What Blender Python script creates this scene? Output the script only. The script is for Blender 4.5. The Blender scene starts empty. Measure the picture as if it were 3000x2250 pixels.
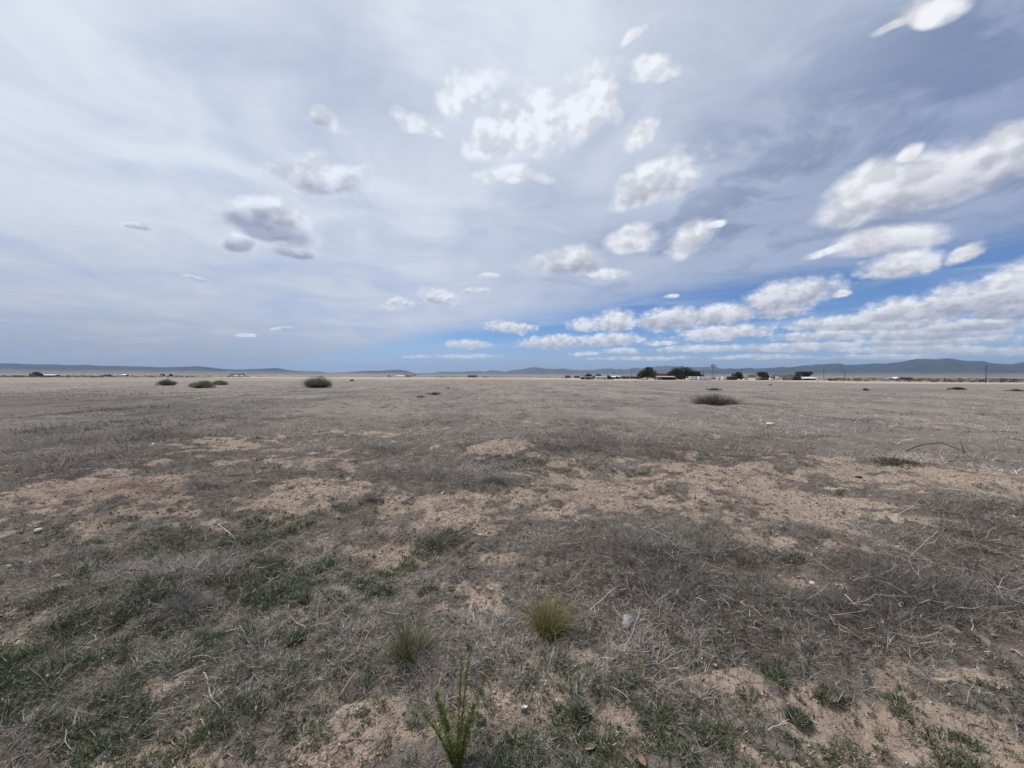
import bpy, math, random
import numpy as np
from mathutils import Matrix, Vector, Euler

random.seed(7)
RNG = np.random.default_rng(11)
scene = bpy.context.scene
R = math.radians

# ------------------------------------------------------------------ camera
FPX = 1130.0                    # focal length in pixels of the 3000 px wide photograph
CAM_H = 1.6
PITCH, ROLL = 1.27, 0.18        # degrees
cam_data = bpy.data.cameras.new("camera")
cam = bpy.data.objects.new("camera", cam_data)
scene.collection.objects.link(cam)
cam_data.sensor_width = 36.0
cam_data.lens = 36.0 * FPX / 3000.0
cam_data.clip_start = 0.05
cam_data.clip_end = 150000.0
CAM_R = Matrix.Rotation(R(90 - PITCH), 3, 'X') @ Matrix.Rotation(R(ROLL), 3, 'Z')
cam.matrix_world = Matrix.Translation((0, 0, CAM_H)) @ CAM_R.to_4x4()
scene.camera = cam

# ------------------------------------------------------------------ render settings, exposure
scene.view_settings.view_transform = 'Standard'
scene.view_settings.look = 'None'
scene.view_settings.gamma = 1.0
scene.view_settings.exposure = 0.0
scene.view_settings.use_curve_mapping = False
scene.cycles.volume_bounces = 0
scene.cycles.max_bounces = 5
scene.cycles.diffuse_bounces = 3
scene.cycles.transparent_max_bounces = 6
scene.cycles.use_denoising = True
scene.cycles.use_adaptive_sampling = False
scene.cycles.volume_step_rate = 1.0

SUN_EL, SUN_AZ = 58.0, -62.0     # azimuth measured clockwise from +Y (the view direction)


def ray(px, py):
    d = CAM_R @ Vector(((px - 1500.0) / FPX, -(py - 1125.0) / FPX, -1.0))
    return d.normalized()


# ------------------------------------------------------------------ node expression helper
class NX:
    """A float socket with operators; builds Math nodes."""
    nt = None

    def __init__(self, s): self.s = s

    @staticmethod
    def m(op, *a, clamp=False):
        n = NX.nt.nodes.new('ShaderNodeMath'); n.operation = op; n.use_clamp = clamp
        for i, v in enumerate(a):
            if isinstance(v, NX): NX.nt.links.new(v.s, n.inputs[i])
            else: n.inputs[i].default_value = v
        return NX(n.outputs[0])

    def __add__(s, o): return NX.m('ADD', s, o)
    __radd__ = __add__
    def __sub__(s, o): return NX.m('SUBTRACT', s, o)
    def __rsub__(s, o): return NX.m('SUBTRACT', o, s)
    def __mul__(s, o): return NX.m('MULTIPLY', s, o)
    __rmul__ = __mul__
    def __truediv__(s, o): return NX.m('DIVIDE', s, o)
    def __rtruediv__(s, o): return NX.m('DIVIDE', o, s)
    def max(s, o): return NX.m('MAXIMUM', s, o)
    def min(s, o): return NX.m('MINIMUM', s, o)
    def pow(s, o): return NX.m('POWER', s, o)

    def step(s, a, b, lo=0.0, hi=1.0):
        n = NX.nt.nodes.new('ShaderNodeMapRange'); n.interpolation_type = 'SMOOTHSTEP'
        NX.nt.links.new(s.s, n.inputs[0])
        for i, v in enumerate((a, b, lo, hi)):
            if isinstance(v, NX): NX.nt.links.new(v.s, n.inputs[i + 1])
            else: n.inputs[i + 1].default_value = v
        return NX(n.outputs[0])


def nx_xyz(vec):
    n = NX.nt.nodes.new('ShaderNodeSeparateXYZ'); NX.nt.links.new(vec, n.inputs[0])
    return [NX(o) for o in n.outputs]


def nx_comb(x, y, z):
    n = NX.nt.nodes.new('ShaderNodeCombineXYZ')
    for i, v in enumerate((x, y, z)):
        if isinstance(v, NX): NX.nt.links.new(v.s, n.inputs[i])
        else: n.inputs[i].default_value = v
    return n.outputs[0]


def nx_noise(vec, scale, detail=4.0, rough=0.55, dist=0.0, lac=2.0):
    n = NX.nt.nodes.new('ShaderNodeTexNoise'); n.noise_dimensions = '3D'
    NX.nt.links.new(vec, n.inputs['Vector'])
    n.inputs['Scale'].default_value = scale; n.inputs['Detail'].default_value = detail
    n.inputs['Roughness'].default_value = rough; n.inputs['Distortion'].default_value = dist
    n.inputs['Lacunarity'].default_value = lac
    return NX(n.outputs[0])


def nx_puff(vec, scale, detail):
    """rounded billows: 1 at the heart of each puff, 0 in the creases"""
    n = NX.nt.nodes.new('ShaderNodeTexVoronoi'); n.feature = 'F1'; n.normalize = True
    NX.nt.links.new(vec, n.inputs['Vector'])
    n.inputs['Scale'].default_value = scale; n.inputs['Detail'].default_value = detail
    n.inputs['Roughness'].default_value = 0.55; n.inputs['Lacunarity'].default_value = 2.2
    return 1.0 - NX(n.outputs['Distance']) * 1.7


def nx_mix(fac, a, b, blend='MIX'):
    n = NX.nt.nodes.new('ShaderNodeMix'); n.data_type = 'RGBA'; n.blend_type = blend
    for i, v in ((0, fac), (6, a), (7, b)):
        if isinstance(v, NX): NX.nt.links.new(v.s, n.inputs[i])
        elif isinstance(v, bpy.types.NodeSocket): NX.nt.links.new(v, n.inputs[i])
        elif i == 0: n.inputs[0].default_value = v
        else: n.inputs[i].default_value = (*v, 1.0)
    return n.outputs[2]


# ------------------------------------------------------------------ world: daylight sky with veil cloud and cumulus
def build_world():
    world = bpy.data.worlds.new("World"); scene.world = world
    world.use_nodes = True
    nt = world.node_tree; NX.nt = nt
    nt.nodes.clear()
    out = nt.nodes.new('ShaderNodeOutputWorld'); bg = nt.nodes.new('ShaderNodeBackground')
    nt.links.new(bg.outputs[0], out.inputs[0])
    STR = 0.1
    bg.inputs[1].default_value = STR
    sky = nt.nodes.new('ShaderNodeTexSky'); sky.sky_type = 'NISHITA'; sky.sun_disc = False
    sky.sun_elevation = R(SUN_EL); sky.sun_rotation = R(SUN_AZ)
    sky.altitude = 1900; sky.air_density = 1.0; sky.dust_density = 0.6; sky.ozone_density = 1.6
    tc = nt.nodes.new('ShaderNodeTexCoord')
    D = tc.outputs['Generated']
    x, y, z = nx_xyz(D)
    el = NX.m('ARCSINE', z)
    az = NX.m('ARCTAN2', x, y)
    k = 1.0 / STR

    def col(r, g, b): return (r * k, g * k, b * k)

    # --- the high veil: a sheet seen in perspective, ending along a straight far edge
    zs = z.max(0.0) + 0.10
    u, v = x / zs, y / zs
    # streaks run towards a point just to one side of the view's middle
    ca, sa = math.cos(R(-13)), math.sin(R(-13))
    s_across = u * ca - v * sa
    s_along = u * sa + v * ca
    P1 = nx_comb(s_across * 1.0, s_along * 0.42, 0.0)
    streak = nx_noise(P1, 0.6, 5.0, 0.50, 0.9)
    P2 = nx_comb(s_across * 0.8, s_along * 0.75, 3.7)
    mott = nx_noise(P2, 2.6, 5.0, 0.58, 0.5)
    zt = z.max(0.0) + 0.02
    edge = (x + 0.87 * y) / zt                      # distance across the sheet towards its far edge
    edge_n = edge + (streak - 0.5) * 2.6 + (mott - 0.5) * 1.6
    veil_in = edge_n.step(4.2, 6.5, 1.0, 0.0)
    sd = Vector((math.sin(R(SUN_AZ)) * math.cos(R(SUN_EL)), math.cos(R(SUN_AZ)) * math.cos(R(SUN_EL)), math.sin(R(SUN_EL))))
    mu = x * sd.x + y * sd.y + z * sd.z
    glow = mu.step(0.02, 0.80)
    veil_lum = nx_mix(glow, col(0.30, 0.37, 0.55), col(0.75, 0.81, 0.905))
    low = el.step(0.0, 0.42, 1.0, 0.0)
    veil_col = nx_mix(low * 0.85, veil_lum, nx_mix(el.step(0.0, 0.17), nx_mix(az.step(-0.9, -0.2), col(0.30, 0.345, 0.42), col(0.42, 0.48, 0.585)), nx_mix(az.step(-0.9, -0.15), col(0.46, 0.51, 0.61), col(0.62, 0.68, 0.80))))
    pat = (streak - 0.5) * 1.0 + (mott - 0.5) * 1.2
    dark = pat.step(-0.42, 0.30, 1.0, 0.0)
    veil_col = nx_mix(dark * (0.16 + 0.20 * glow), veil_col, col(0.39, 0.455, 0.59))
    brite = pat.step(0.0, 0.55)
    veil_col = nx_mix(brite * 0.55, veil_col, col(0.68, 0.735, 0.83))
    mt2 = nx_noise(nx_comb(u, v, 8.0), 2.3, 5.0, 0.6, 0.4).step(0.46, 0.62)
    veil_col = nx_mix(mt2 * (0.95 * glow.step(0.72, 0.12) * el.step(0.10, 0.35)), veil_col, col(0.235, 0.30, 0.45))
    veil_a = veil_in * (0.93 + 0.7 * (mott - 0.5) + 0.4 * (streak - 0.5)).min(1.0).max(0.0)
    # clear part: the Nishita blue, deepened a little; it pales towards the horizon
    base = nx_mix(0.75, sky.outputs[0], (0.42, 0.70, 1.10), 'MULTIPLY')
    hz = el.step(0.0, 0.11, 1.0, 0.0)
    base = nx_mix(hz * 0.68, base, col(0.40, 0.50, 0.70))
    wisps = (nx_noise(nx_comb(az * 1.0, el * 7.0, 1.3), 3.2, 6.0, 0.6, 0.4)).step(0.46, 0.72)
    base = nx_mix(wisps * (0.45 * el.step(0.02, 0.10) ), base, col(0.55, 0.63, 0.79))
    c = nx_mix(veil_a, base, veil_col)
    # faint flat bands low on the darker side
    flat = nx_noise(nx_comb(az * 1.0, el * 9.0, 9.1), 2.6, 5.0, 0.6, 0.5).step(0.50, 0.70)
    c = nx_mix(flat * 0.28 * el.step(0.0, 0.5, 1.0, 0.0) * az.step(-0.1, -0.6), c, col(0.36, 0.42, 0.55))

    # --- cumulus: (x, y, half width, half height, tilt, shade, opacity) in the photograph's 2212 px view
    CL = [
        (705, 266, 40, 26, -15, .35, .8), (695, 390, 92, 52, -5, .55, .95), (760, 375, 70, 22, 10, .1, .5),
        (588, 490, 92, 48, -16, 1.1, 1), (525, 530, 40, 30, 0, .9, .95), (638, 553, 50, 20, -5, .9, .95),
        (315, 497, 44, 13, 0, .8, .5), (865, 658, 36, 14, 0, .5, .75), (948, 642, 42, 19, -12, .5, 1),
        (1030, 629, 34, 10, 3, .5, .8), (1056, 598, 32, 11, 5, .5, .6), (905, 270, 72, 30, -8, .1, .5),
        (1025, 195, 72, 62, 35, .1, .7), (1175, 265, 175, 76, 22, .15, .8), (1280, 225, 95, 74, 48, .12, .75),
        (1050, 300, 60, 42, 30, .15, .8), (1100, 380, 95, 34, 3, .1, .5), (1385, 290, 60, 30, 38, .1, .7), (1190, 235, 130, 44, 30, .0, .4), (1120, 295, 80, 50, 20, .1, .75),
        (1425, 398, 112, 54, 26, .5, 1), (1470, 375, 66, 40, 30, .2, .8), (1355, 522, 56, 29, 10, .35, 1), (1500, 517, 64, 34, 28, .4, .9), (1555, 488, 26, 9, 25, .1, .7),
        (1237, 572, 72, 31, 4, .7, 1), (1305, 594, 52, 16, -5, .3, .8),
        (1990, 405, 250, 62, 22, .62, 1), (1880, 430, 125, 60, 24, .45, 1), (2150, 335, 120, 44, 30, .4, 1), (2060, 400, 190, 50, 18, .7, 1), (1960, 335, 44, 16, 30, .1, .7),
        (1905, 528, 130, 28, 9, .5, 1), (1940, 572, 100, 28, 12, .5, 1), (2085, 545, 54, 15, 18, .25, .9), (1790, 545, 70, 12, 10, .2, .8),
        (2090, 650, 170, 42, 10, .75, 1), (2190, 622, 110, 50, 14, .55, 1), (1960, 672, 150, 30, 8, .6, 1), (2180, 665, 120, 34, 4, .9, .9),
        (1450, 695, 76, 27, 3, .75, 1), (1565, 684, 86, 24, 5, .6, 1), (1700, 643, 110, 36, 14, .65, 1), (1690, 675, 60, 16, 5, .8, .9), (1810, 635, 30, 10, 10, .1, .6),
        (1330, 697, 52, 26, 5, .5, .95), (1268, 703, 50, 17, 5, .35, .8), (1105, 709, 54, 14, -3, .5, 1),
        (1200, 740, 80, 15, 3, .55, 1), (1310, 735, 86, 15, 3, .55, 1), (1345, 760, 44, 8, 0, .4, .9), (1010, 743, 48, 10, -3, .5, 1),
        (1560, 722, 120, 17, 3, .5, 1), (1510, 754, 90, 9, 2, .4, .9), (1870, 700, 220, 22, 3, .6, .9), (2100, 706, 170, 18, 2, .75, .9),
        (2010, 738, 220, 13, 2, .6, .8), (1720, 752, 170, 11, 2, .5, .75), (2110, 760, 160, 10, 1, .6, .8), (1640, 772, 150, 7, 1, .4, .6), (1900, 772, 180, 8, 1, .5, .6),
        (1262, 765, 36, 6, 0, .3, .7), (1010, 769, 74, 6, 0, .3, .8), (900, 771, 42, 4, 0, .3, .7), (1430, 742, 40, 6, 2, .2, .6),
        (2020, 722, 240, 20, 3, .7, .85), (1790, 728, 150, 14, 3, .6, .75), (1960, 757, 240, 10, 1, .5, .7), (1380, 775, 150, 6, 1, .3, .5),
        (2010, 15, 110, 30, 20, .1, .8), (1930, 55, 60, 18, 30, .1, .5), (1382, 92, 52, 14, 62, 0, .45), (1420, 160, 60, 26, 20, 0, .35),
        (525, 723, 34, 5, -3, .3, .7), (605, 709, 26, 5, 0, .7, .5), (425, 598, 36, 6, -8, .8, .5), (1450, 642, 20, 6, 5, .1, .6),
    ]
    S = 3000 / 2212.0

    def azel(px, py):
        d = ray(px * S, py * S)
        return math.atan2(d.x, d.y), math.asin(d.z)

    off = 0.012

    def heap(du, dv, dz):
        q = nx_comb(az + du, el * 1.35 + dv, dz)
        return q
    q0 = heap(0.0, 0.0, 0.0); q1 = heap(-off, off * 1.5, 0.0); q2 = heap(-off * .4, off * .6, 0.0)
    n_lo = nx_noise(q0, 14.0, 7.0, 0.60, 0.1) * 0.55 + nx_puff(q0, 15.0, 2.0) * 0.45
    n_hi = nx_noise(q0, 40.0, 5.0, 0.56, 0.15) * 0.55 + nx_puff(q0, 46.0, 2.0) * 0.45
    m_lo = nx_noise(q1, 13.0, 3.0, 0.5, 0.15) * 0.55 + nx_puff(q1, 15.0, 1.0) * 0.45
    m_hi = nx_noise(q2, 40.0, 3.0, 0.5, 0.15) * 0.55 + nx_puff(q2, 44.0, 1.0) * 0.45
    wlo = el.step(0.07, 0.34)
    N = n_lo * wlo + n_hi * (1.0 - wlo)
    M = m_lo * wlo + m_hi * (1.0 - wlo)
    # the outlines are drawn out by the wind: shift the lookup by a slow swirl, less for far clouds
    wn = nt.nodes.new('ShaderNodeTexNoise'); wn.inputs['Scale'].default_value = 7.0; wn.inputs['Detail'].default_value = 2.0
    wn.inputs['Roughness'].default_value = 0.6
    nt.links.new(nx_comb(az, el * 1.4, 2.2), wn.inputs['Vector'])
    wx, wy, wz = nx_xyz(wn.outputs['Color'])
    wa = el * 0.20 + 0.006
    P = nx_comb(az + (wx - 0.5) * wa, el + (wy - 0.5) * wa * 0.8, 0.0)
    F = None; G = None
    for (cx, cy, hw, hh, tilt, shade, opac) in CL:
        hw *= 1.26; hh *= 1.32
        a0, e0 = azel(cx, cy)
        t = R(tilt)
        ax, ay = azel(cx + hw * math.cos(t), cy - hw * math.sin(t))
        bx, by = azel(cx - hh * math.sin(t), cy - hh * math.cos(t))
        A = np.array([[ax - a0, bx - a0], [ay - e0, by - e0]])
        Ai = np.linalg.inv(A)                                     # direction -> unit disc
        sub = nt.nodes.new('ShaderNodeVectorMath'); sub.operation = 'SUBTRACT'
        nt.links.new(P, sub.inputs[0]); sub.inputs[1].default_value = (a0, e0, 0)
        dx = nt.nodes.new('ShaderNodeVectorMath'); dx.operation = 'DOT_PRODUCT'
        dy = nt.nodes.new('ShaderNodeVectorMath'); dy.operation = 'DOT_PRODUCT'
        for n, row in ((dx, Ai[0]), (dy, Ai[1])):
            nt.links.new(sub.outputs[0], n.inputs[0]); n.inputs[1].default_value = (row[0], row[1], 0)
        lx, ly = NX(dx.outputs['Value']), NX(dy.outputs['Value'])
        # flatter underside: below its centre the disc is squeezed
        ly2 = ly.max(ly * -1.35)
        r2 = lx * lx + ly2 * ly2
        f = NX.m('MULTIPLY_ADD', NX.m('SQRT', r2), -1.25, 1.25).min(0.72)
        if opac < 0.99: f = f - (1 - opac) * 0.45
        F = f if F is None else F.max(f)
        if shade > 0.05:
            g = NX.m('MULTIPLY_ADD', ly, -0.80, 0.56) * shade     # underside of this cloud
            g = g * f.step(-0.1, 0.6)
            G = g if G is None else G.max(g)
    Dn = F * 1.2 + (N - 0.5) * (1.9 - 0.55 * wlo * az.step(-0.6, 0.3))
    alpha = Dn.step(-0.06, 0.74)
    under = (G - (N - M) * (0.25 + 0.35 * wlo) + (N - 0.5) * 0.25).step(0.0, 0.70)
    emb = ((N - M) * 1.5)
    lum_w = nx_mix(az.step(-0.5, 0.9), col(0.78, 0.82, 0.90), col(0.86, 0.87, 0.90))
    shade_c = nx_mix(az.step(-0.5, 0.6), col(0.33, 0.36, 0.50), col(0.42, 0.43, 0.53))
    cc = nx_mix(under * 0.95, lum_w, shade_c)
    e1 = NX.m('ADD', emb, 0.0).max(-0.12).min(0.10) + 1.0
    vm = nt.nodes.new('ShaderNodeVectorMath'); vm.operation = 'SCALE'
    nt.links.new(cc, vm.inputs[0]); nt.links.new(e1.s, vm.inputs['Scale'])
    far = el.step(0.0, 0.11, 0.5, 0.0)
    cc = nx_mix(far, vm.outputs[0], col(0.56, 0.64, 0.78))
    final = nx_mix(alpha * 0.96, c, cc)
    nt.links.new(final, bg.inputs[0])
    world.cycles.sampling_method = 'MANUAL'
    world.cycles.sample_map_resolution = 512


build_world()

# ------------------------------------------------------------------ sun, softened by the veil
sun_data = bpy.data.lights.new("sun", 'SUN')
sun_data.energy = 3.2; sun_data.angle = R(3.0); sun_data.color = (1.0, 0.95, 0.88)
sun = bpy.data.objects.new("sun", sun_data); scene.collection.objects.link(sun)
sv = Vector((math.sin(R(SUN_AZ)) * math.cos(R(SUN_EL)), math.cos(R(SUN_AZ)) * math.cos(R(SUN_EL)), math.sin(R(SUN_EL))))
sun.rotation_euler = sv.to_track_quat('Z', 'Y').to_euler()
sun.location = (0, 0, 60)

# ================================================================== helpers: noise, terrain, objects
def _hash(ix, iy, seed):
    h = (ix.astype(np.int64) * 374761393 + iy.astype(np.int64) * 668265263 + seed * 974634777) & 0xFFFFFFFF
    h = ((h ^ (h >> 13)) * 1274126177) & 0xFFFFFFFF
    return ((h ^ (h >> 16)) & 0xFFFF) / 65535.0


def vnoise(x, y, seed=0):
    x = np.asarray(x, float); y = np.asarray(y, float)
    x0 = np.floor(x); y0 = np.floor(y)
    fx = x - x0; fy = y - y0
    fx = fx * fx * (3 - 2 * fx); fy = fy * fy * (3 - 2 * fy)
    a = _hash(x0, y0, seed); b = _hash(x0 + 1, y0, seed); c = _hash(x0, y0 + 1, seed); d = _hash(x0 + 1, y0 + 1, seed)
    return (a * (1 - fx) + b * fx) * (1 - fy) + (c * (1 - fx) + d * fx) * fy


def fbm(x, y, octaves=4, seed=0, gain=0.5):
    t = 0; amp = 1; tot = 0
    for i in range(octaves):
        ca, sa = math.cos(i * 0.7 + 0.3), math.sin(i * 0.7 + 0.3)
        t = t + amp * vnoise((x * ca - y * sa) * 2 ** i + 17.3 * i, (x * sa + y * ca) * 2 ** i - 9.1 * i, seed + i)
        tot += amp; amp *= gain
    return t / tot


def sstep(a, b, v):
    t = np.clip((np.asarray(v, float) - a) / (b - a), 0, 1)
    return t * t * (3 - 2 * t)


def base_z(d):
    """the field: level by the viewer, then falling gently to the farms"""
    d = np.asarray(d, float)
    return -1.75 * sstep(18, 300, d) - 0.25 * sstep(300, 900, d)


def flat_at(px, py):
    """where the ray of a pixel of the 3000 px photograph meets the smooth ground"""
    r = ray(px, py); h = math.hypot(r.x, r.y)
    d = 2.0
    if r.z < 0:
        d = CAM_H * h / -r.z
        for _ in range(60):
            d2 = (CAM_H - float(base_z(d))) * h / -r.z
            d = 0.5 * d + 0.5 * d2
    else:
        d = 3000
    return (r.x / h * d, r.y / h * d)


def dir_at(px, d):
    """a point at ground distance d in the direction of pixel column px (at the horizon)"""
    r = ray(px, 1103); h = math.hypot(r.x, r.y)
    return (r.x / h * d, r.y / h * d)


# patches read off the photograph: (px, py, half width, half height) in 2212 px view -> ground ellipses
def patch(cx, cy, hw, hh, strength=1.0):
    S = 3000 / 2212.0
    c = np.array(flat_at(cx * S, cy * S))
    ex = np.array(flat_at((cx + hw) * S, cy * S)) - c
    ey = (np.array(flat_at(cx * S, (cy - hh) * S)) - np.array(flat_at(cx * S, (cy + hh) * S))) * 0.5
    A = np.linalg.inv(np.array([ex, ey]).T)
    return (c, A, strength)


SOIL = [patch(*a) for a in [
    (300, 1080, 130, 24, 1.3), (470, 966, 75, 12, 1.3), (560, 950, 45, 6, 1.1), (250, 1050, 190, 24, 1.15), (90, 1095, 160, 40, 1.2), (480, 1125, 120, 22, .8), (200, 1130, 120, 22, .7), (560, 1000, 140, 18, .7), (700, 1000, 110, 16, .55), (360, 1115, 150, 25, .7),
    (700, 1068, 110, 28, 1.0), (620, 1105, 100, 22, .8), (880, 1075, 120, 25, .5), (1105, 972, 68, 15, 1.5), (1235, 998, 40, 8, 1.0),
    (790, 940, 120, 10, .45), (930, 930, 70, 8, .5), (1330, 1060, 200, 40, .85), (1600, 1030, 240, 35, 1.0), (1850, 1020, 220, 30, 1.05), (2080, 1040, 150, 25, .9),
    (1480, 1110, 150, 40, .8), (1700, 1090, 150, 40, .9), (1880, 1110, 140, 22, .8), (1150, 1130, 120, 35, .7), (1010, 1110, 90, 30, .6),
    (1640, 1170, 120, 28, .8), (1790, 1200, 80, 25, .6), (1950, 1180, 60, 20, .5), (2000, 915, 60, 6, 1.0), (1700, 890, 90, 8, .6), (1960, 955, 120, 9, .3),
    (1100, 1210, 90, 35, .55), (1030, 1300, 80, 30, .55), (1120, 1270, 60, 22, .5), (700, 1290, 60, 20, .35), (860, 1190, 60, 20, .5),
    (1640, 1270, 90, 18, .5), (1610, 1300, 30, 9, .8), (1890, 1195, 80, 14, .6), (1420, 1380, 60, 14, .3),
    (730, 1570, 150, 45, .85), (560, 1560, 90, 40, .55), (840, 1620, 120, 40, .75), (620, 1625, 120, 40, .5), (1150, 1560, 120, 40, .4),
    (1560, 1480, 110, 30, .7), (1700, 1530, 110, 40, .85), (1950, 1560, 180, 45, 1.3), (2120, 1480, 90, 25, 1.5), (2080, 1590, 130, 50, 1.4), (1900, 1640, 150, 40, 1.2), (2160, 1640, 80, 30, 1.0),
    (1780, 1585, 90, 25, .8), (1500, 1600, 120, 40, .35), (100, 1390, 60, 15, .4), (330, 1370, 60, 15, .25)]]
MATS = [patch(*a) for a in [
    (1420, 1210, 240, 75, 1.0), (1380, 1290, 200, 60, 1.0), (1600, 1330, 260, 75, 1.0), (1880, 1350, 260, 75, 1.0), (2080, 1280, 180, 80, 1.0), (2120, 1150, 130, 50, 1.0),
    (1980, 1240, 140, 45, .8), (1500, 1400, 300, 50, .9), (1260, 1380, 110, 40, .6), (1060, 1010, 130, 22, 1.0), (1000, 1030, 110, 16, .9), (1300, 960, 170, 22, .8), (1600, 960, 250, 25, .6),
    (440, 1020, 80, 12, .8), (560, 1030, 70, 12, .6), (400, 1270, 120, 50, .8), (620, 1260, 120, 35, .7), (560, 1190, 90, 25, .6), (450, 1180, 80, 25, .6),
    (300, 1430, 280, 80, .7), (600, 1430, 260, 60, .8), (830, 1400, 180, 45, .7), (980, 1250, 70, 35, .7), (950, 1170, 70, 25, .6), (200, 1560, 250, 70, .5), (980, 1440, 150, 40, .5),
    (150, 960, 260, 40, .7), (350, 930, 200, 20, .7), (1950, 990, 120, 12, .6), (300, 850, 200, 8, .5), (170, 1240, 160, 35, .35), (1290, 1480, 200, 40, .4)]]
GREEN = [patch(*a) for a in [
    (430, 1180, 60, 22, 1.0), (580, 1150, 55, 20, .9), (575, 1215, 50, 18, .9), (670, 1235, 60, 22, .9), (600, 1290, 90, 22, 1.0), (660, 1300, 30, 12, 1.0), (960, 1175, 60, 24, .9),
    (830, 1275, 40, 16, .9), (930, 1280, 28, 14, 1.0), (880, 1215, 40, 14, .6), (200, 1190, 120, 30, .5), (120, 1270, 70, 16, .9), (90, 1380, 90, 28, 1.2), (40, 1450, 160, 60, 1.1), (200, 1440, 160, 50, 1.0), (420, 1400, 160, 40, .7), (260, 1330, 120, 30, .7), (430, 1240, 110, 30, .8), (350, 1210, 90, 25, .8),
    (330, 1480, 220, 50, .85), (120, 1600, 240, 70, 1.0), (400, 1560, 160, 60, .75), (1300, 1600, 160, 50, .6), (1500, 1560, 160, 50, .6), (1700, 1590, 120, 50, .55), (1230, 1500, 150, 40, .4),
    (1660, 1470, 60, 14, .6), (1900, 1610, 160, 40, .7), (1120, 1620, 120, 35, .6), (2100, 1540, 120, 40, .6), (940, 1590, 80, 40, .5), (1200, 1010, 90, 10, .6), (1940, 995, 60, 8, .9), (1420, 1025, 90, 7, .5), (760, 1340, 30, 10, .6),
    (300, 1160, 80, 18, .5), (1480, 1180, 60, 16, .5), (1090, 1060, 60, 10, .4)]]
DIM = [patch(*a) for a in [(150, 870, 420, 26, .9), (120, 950, 380, 40, 1.0), (330, 930, 180, 18, .9), (60, 1010, 200, 30, .8), (700, 850, 200, 6, .5), (1450, 955, 260, 22, .35),  # far patches: cloud shadow painted into the grass colour
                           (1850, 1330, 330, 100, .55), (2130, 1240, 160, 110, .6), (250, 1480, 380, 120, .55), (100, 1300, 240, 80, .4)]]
DARK = [patch(*a) for a in [(300, 1078, 110, 12, 1.0), (400, 1040, 90, 8, .8), (330, 1095, 120, 16, .45)]]


def field_of(patches, x, y, soft=0.0):
    """strongest patch at each point; edges broken up by noise"""
    best = np.zeros_like(x)
    wx = (fbm(x * 2.1, y * 2.1, 4, 41) - 0.5); wy = (fbm(x * 2.1 + 50, y * 2.1, 4, 47) - 0.5)
    dd = np.hypot(x, y)
    amp = np.clip(dd * 0.16, 0.15, 4.0)
    for (c, A, s) in patches:
        dx = x - c[0] + wx * amp; dy = y - c[1] + wy * amp
        m = (np.abs(dx) + np.abs(dy)) < 1e9
        r2 = (A[0, 0] * dx + A[0, 1] * dy) ** 2 + (A[1, 0] * dx + A[1, 1] * dy) ** 2
        best = np.maximum(best, s * np.exp(-r2 * 0.8))
    return best


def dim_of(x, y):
    """colour factor for dead grass: lower in the painted cloud shadow and on dark mats"""
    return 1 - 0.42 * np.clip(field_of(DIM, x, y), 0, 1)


def masks(x, y):
    d = np.hypot(x, y)
    soil = field_of(SOIL, x, y); mat = field_of(MATS, x, y); green = field_of(GREEN, x, y); dark = field_of(DARK, x, y)
    n = fbm(x * 0.9, y * 0.9, 5, 3)                                    # general patchiness
    n2 = fbm(x * 4.5, y * 4.5, 4, 31)
    near_bare = 0.18 * (1 - sstep(7, 13, d))
    soil_v = soil * 0.88 + near_bare - 0.45 * mat + (n - 0.5) * 1.3 + (n2 - 0.5) * 2.1
    bare = sstep(0.12, 0.95, soil_v)
    grass = np.clip(1 - bare * 0.93, 0, 1)
    return bare, grass, mat, green, dark


# mounds: (px, py) of the top, radius m, height m
MOUNDS = []
for (px, py, rr, hh) in [(1500, 1320, 0.95, 0.22), (380, 1440, 1.3, 0.10), (470, 1480, 1.5, 0.09), (1900, 1640, 0.9, 0.12), (2600, 1760, 1.0, 0.13), (1420, 1400, 1.0, 0.10),
                         (2860, 1540, 1.0, 0.10), (560, 1720, .5, .06), (980, 1440, 1.0, 0.10), (2430, 1400, 1.3, .06), (640, 1310, 1.6, .10)]:
    x, y = flat_at(px, py)
    MOUNDS.append((x, y, rr, hh))


def ground_z(x, y, fine=True):
    x = np.asarray(x, float); y = np.asarray(y, float)
    d = np.hypot(x, y)
    z = base_z(d)
    fade = 1 - sstep(120, 700, d)
    z = z + (fbm(x / 9.0, y / 9.0, 3, 5) - 0.5) * 0.22 * sstep(3, 15, d) * fade
    z = z + (fbm(x / 45.0, y / 45.0, 2, 8) - 0.5) * 0.5 * sstep(40, 120, d) * (1 - sstep(200, 320, d))
    for (mx, my, rr, hh) in MOUNDS:
        r2 = ((x - mx) ** 2 + (y - my) ** 2) / (rr * rr)
        z = z + hh * np.exp(-r2 * 1.6)
    if fine:
        f2 = 1 - sstep(25, 70, d)
        z = z + (fbm(x / 0.9, y / 0.9, 3, 12) - 0.5) * 0.18 * f2
        f3 = 1 - sstep(12, 26, d)
        c = fbm(x / 0.14, y / 0.14, 4, 15, 0.6)
        z = z + (np.abs(c - 0.5) * -0.10 + 0.015) * f3 + (fbm(x / 0.33, y / 0.33, 2, 19) - 0.5) * 0.035 * f3
    return z


def gz(x, y):
    return float(ground_z(np.array([x]), np.array([y]))[0])


def at(px, py):
    """the ground point seen at pixel (px, py) of the 3000 px photograph"""
    x, y = flat_at(px, py)
    r = ray(px, py); h = math.hypot(r.x, r.y)
    d = math.hypot(x, y)
    if d < 60:
        for _ in range(25):
            zz = gz(r.x / h * d, r.y / h * d)
            d = 0.6 * d + 0.4 * ((CAM_H - zz) * h / -r.z)
    x, y = r.x / h * d, r.y / h * d
    return Vector((x, y, gz(x, y)))


# ------------------------------------------------------------------ object helpers
COL = scene.collection


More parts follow.
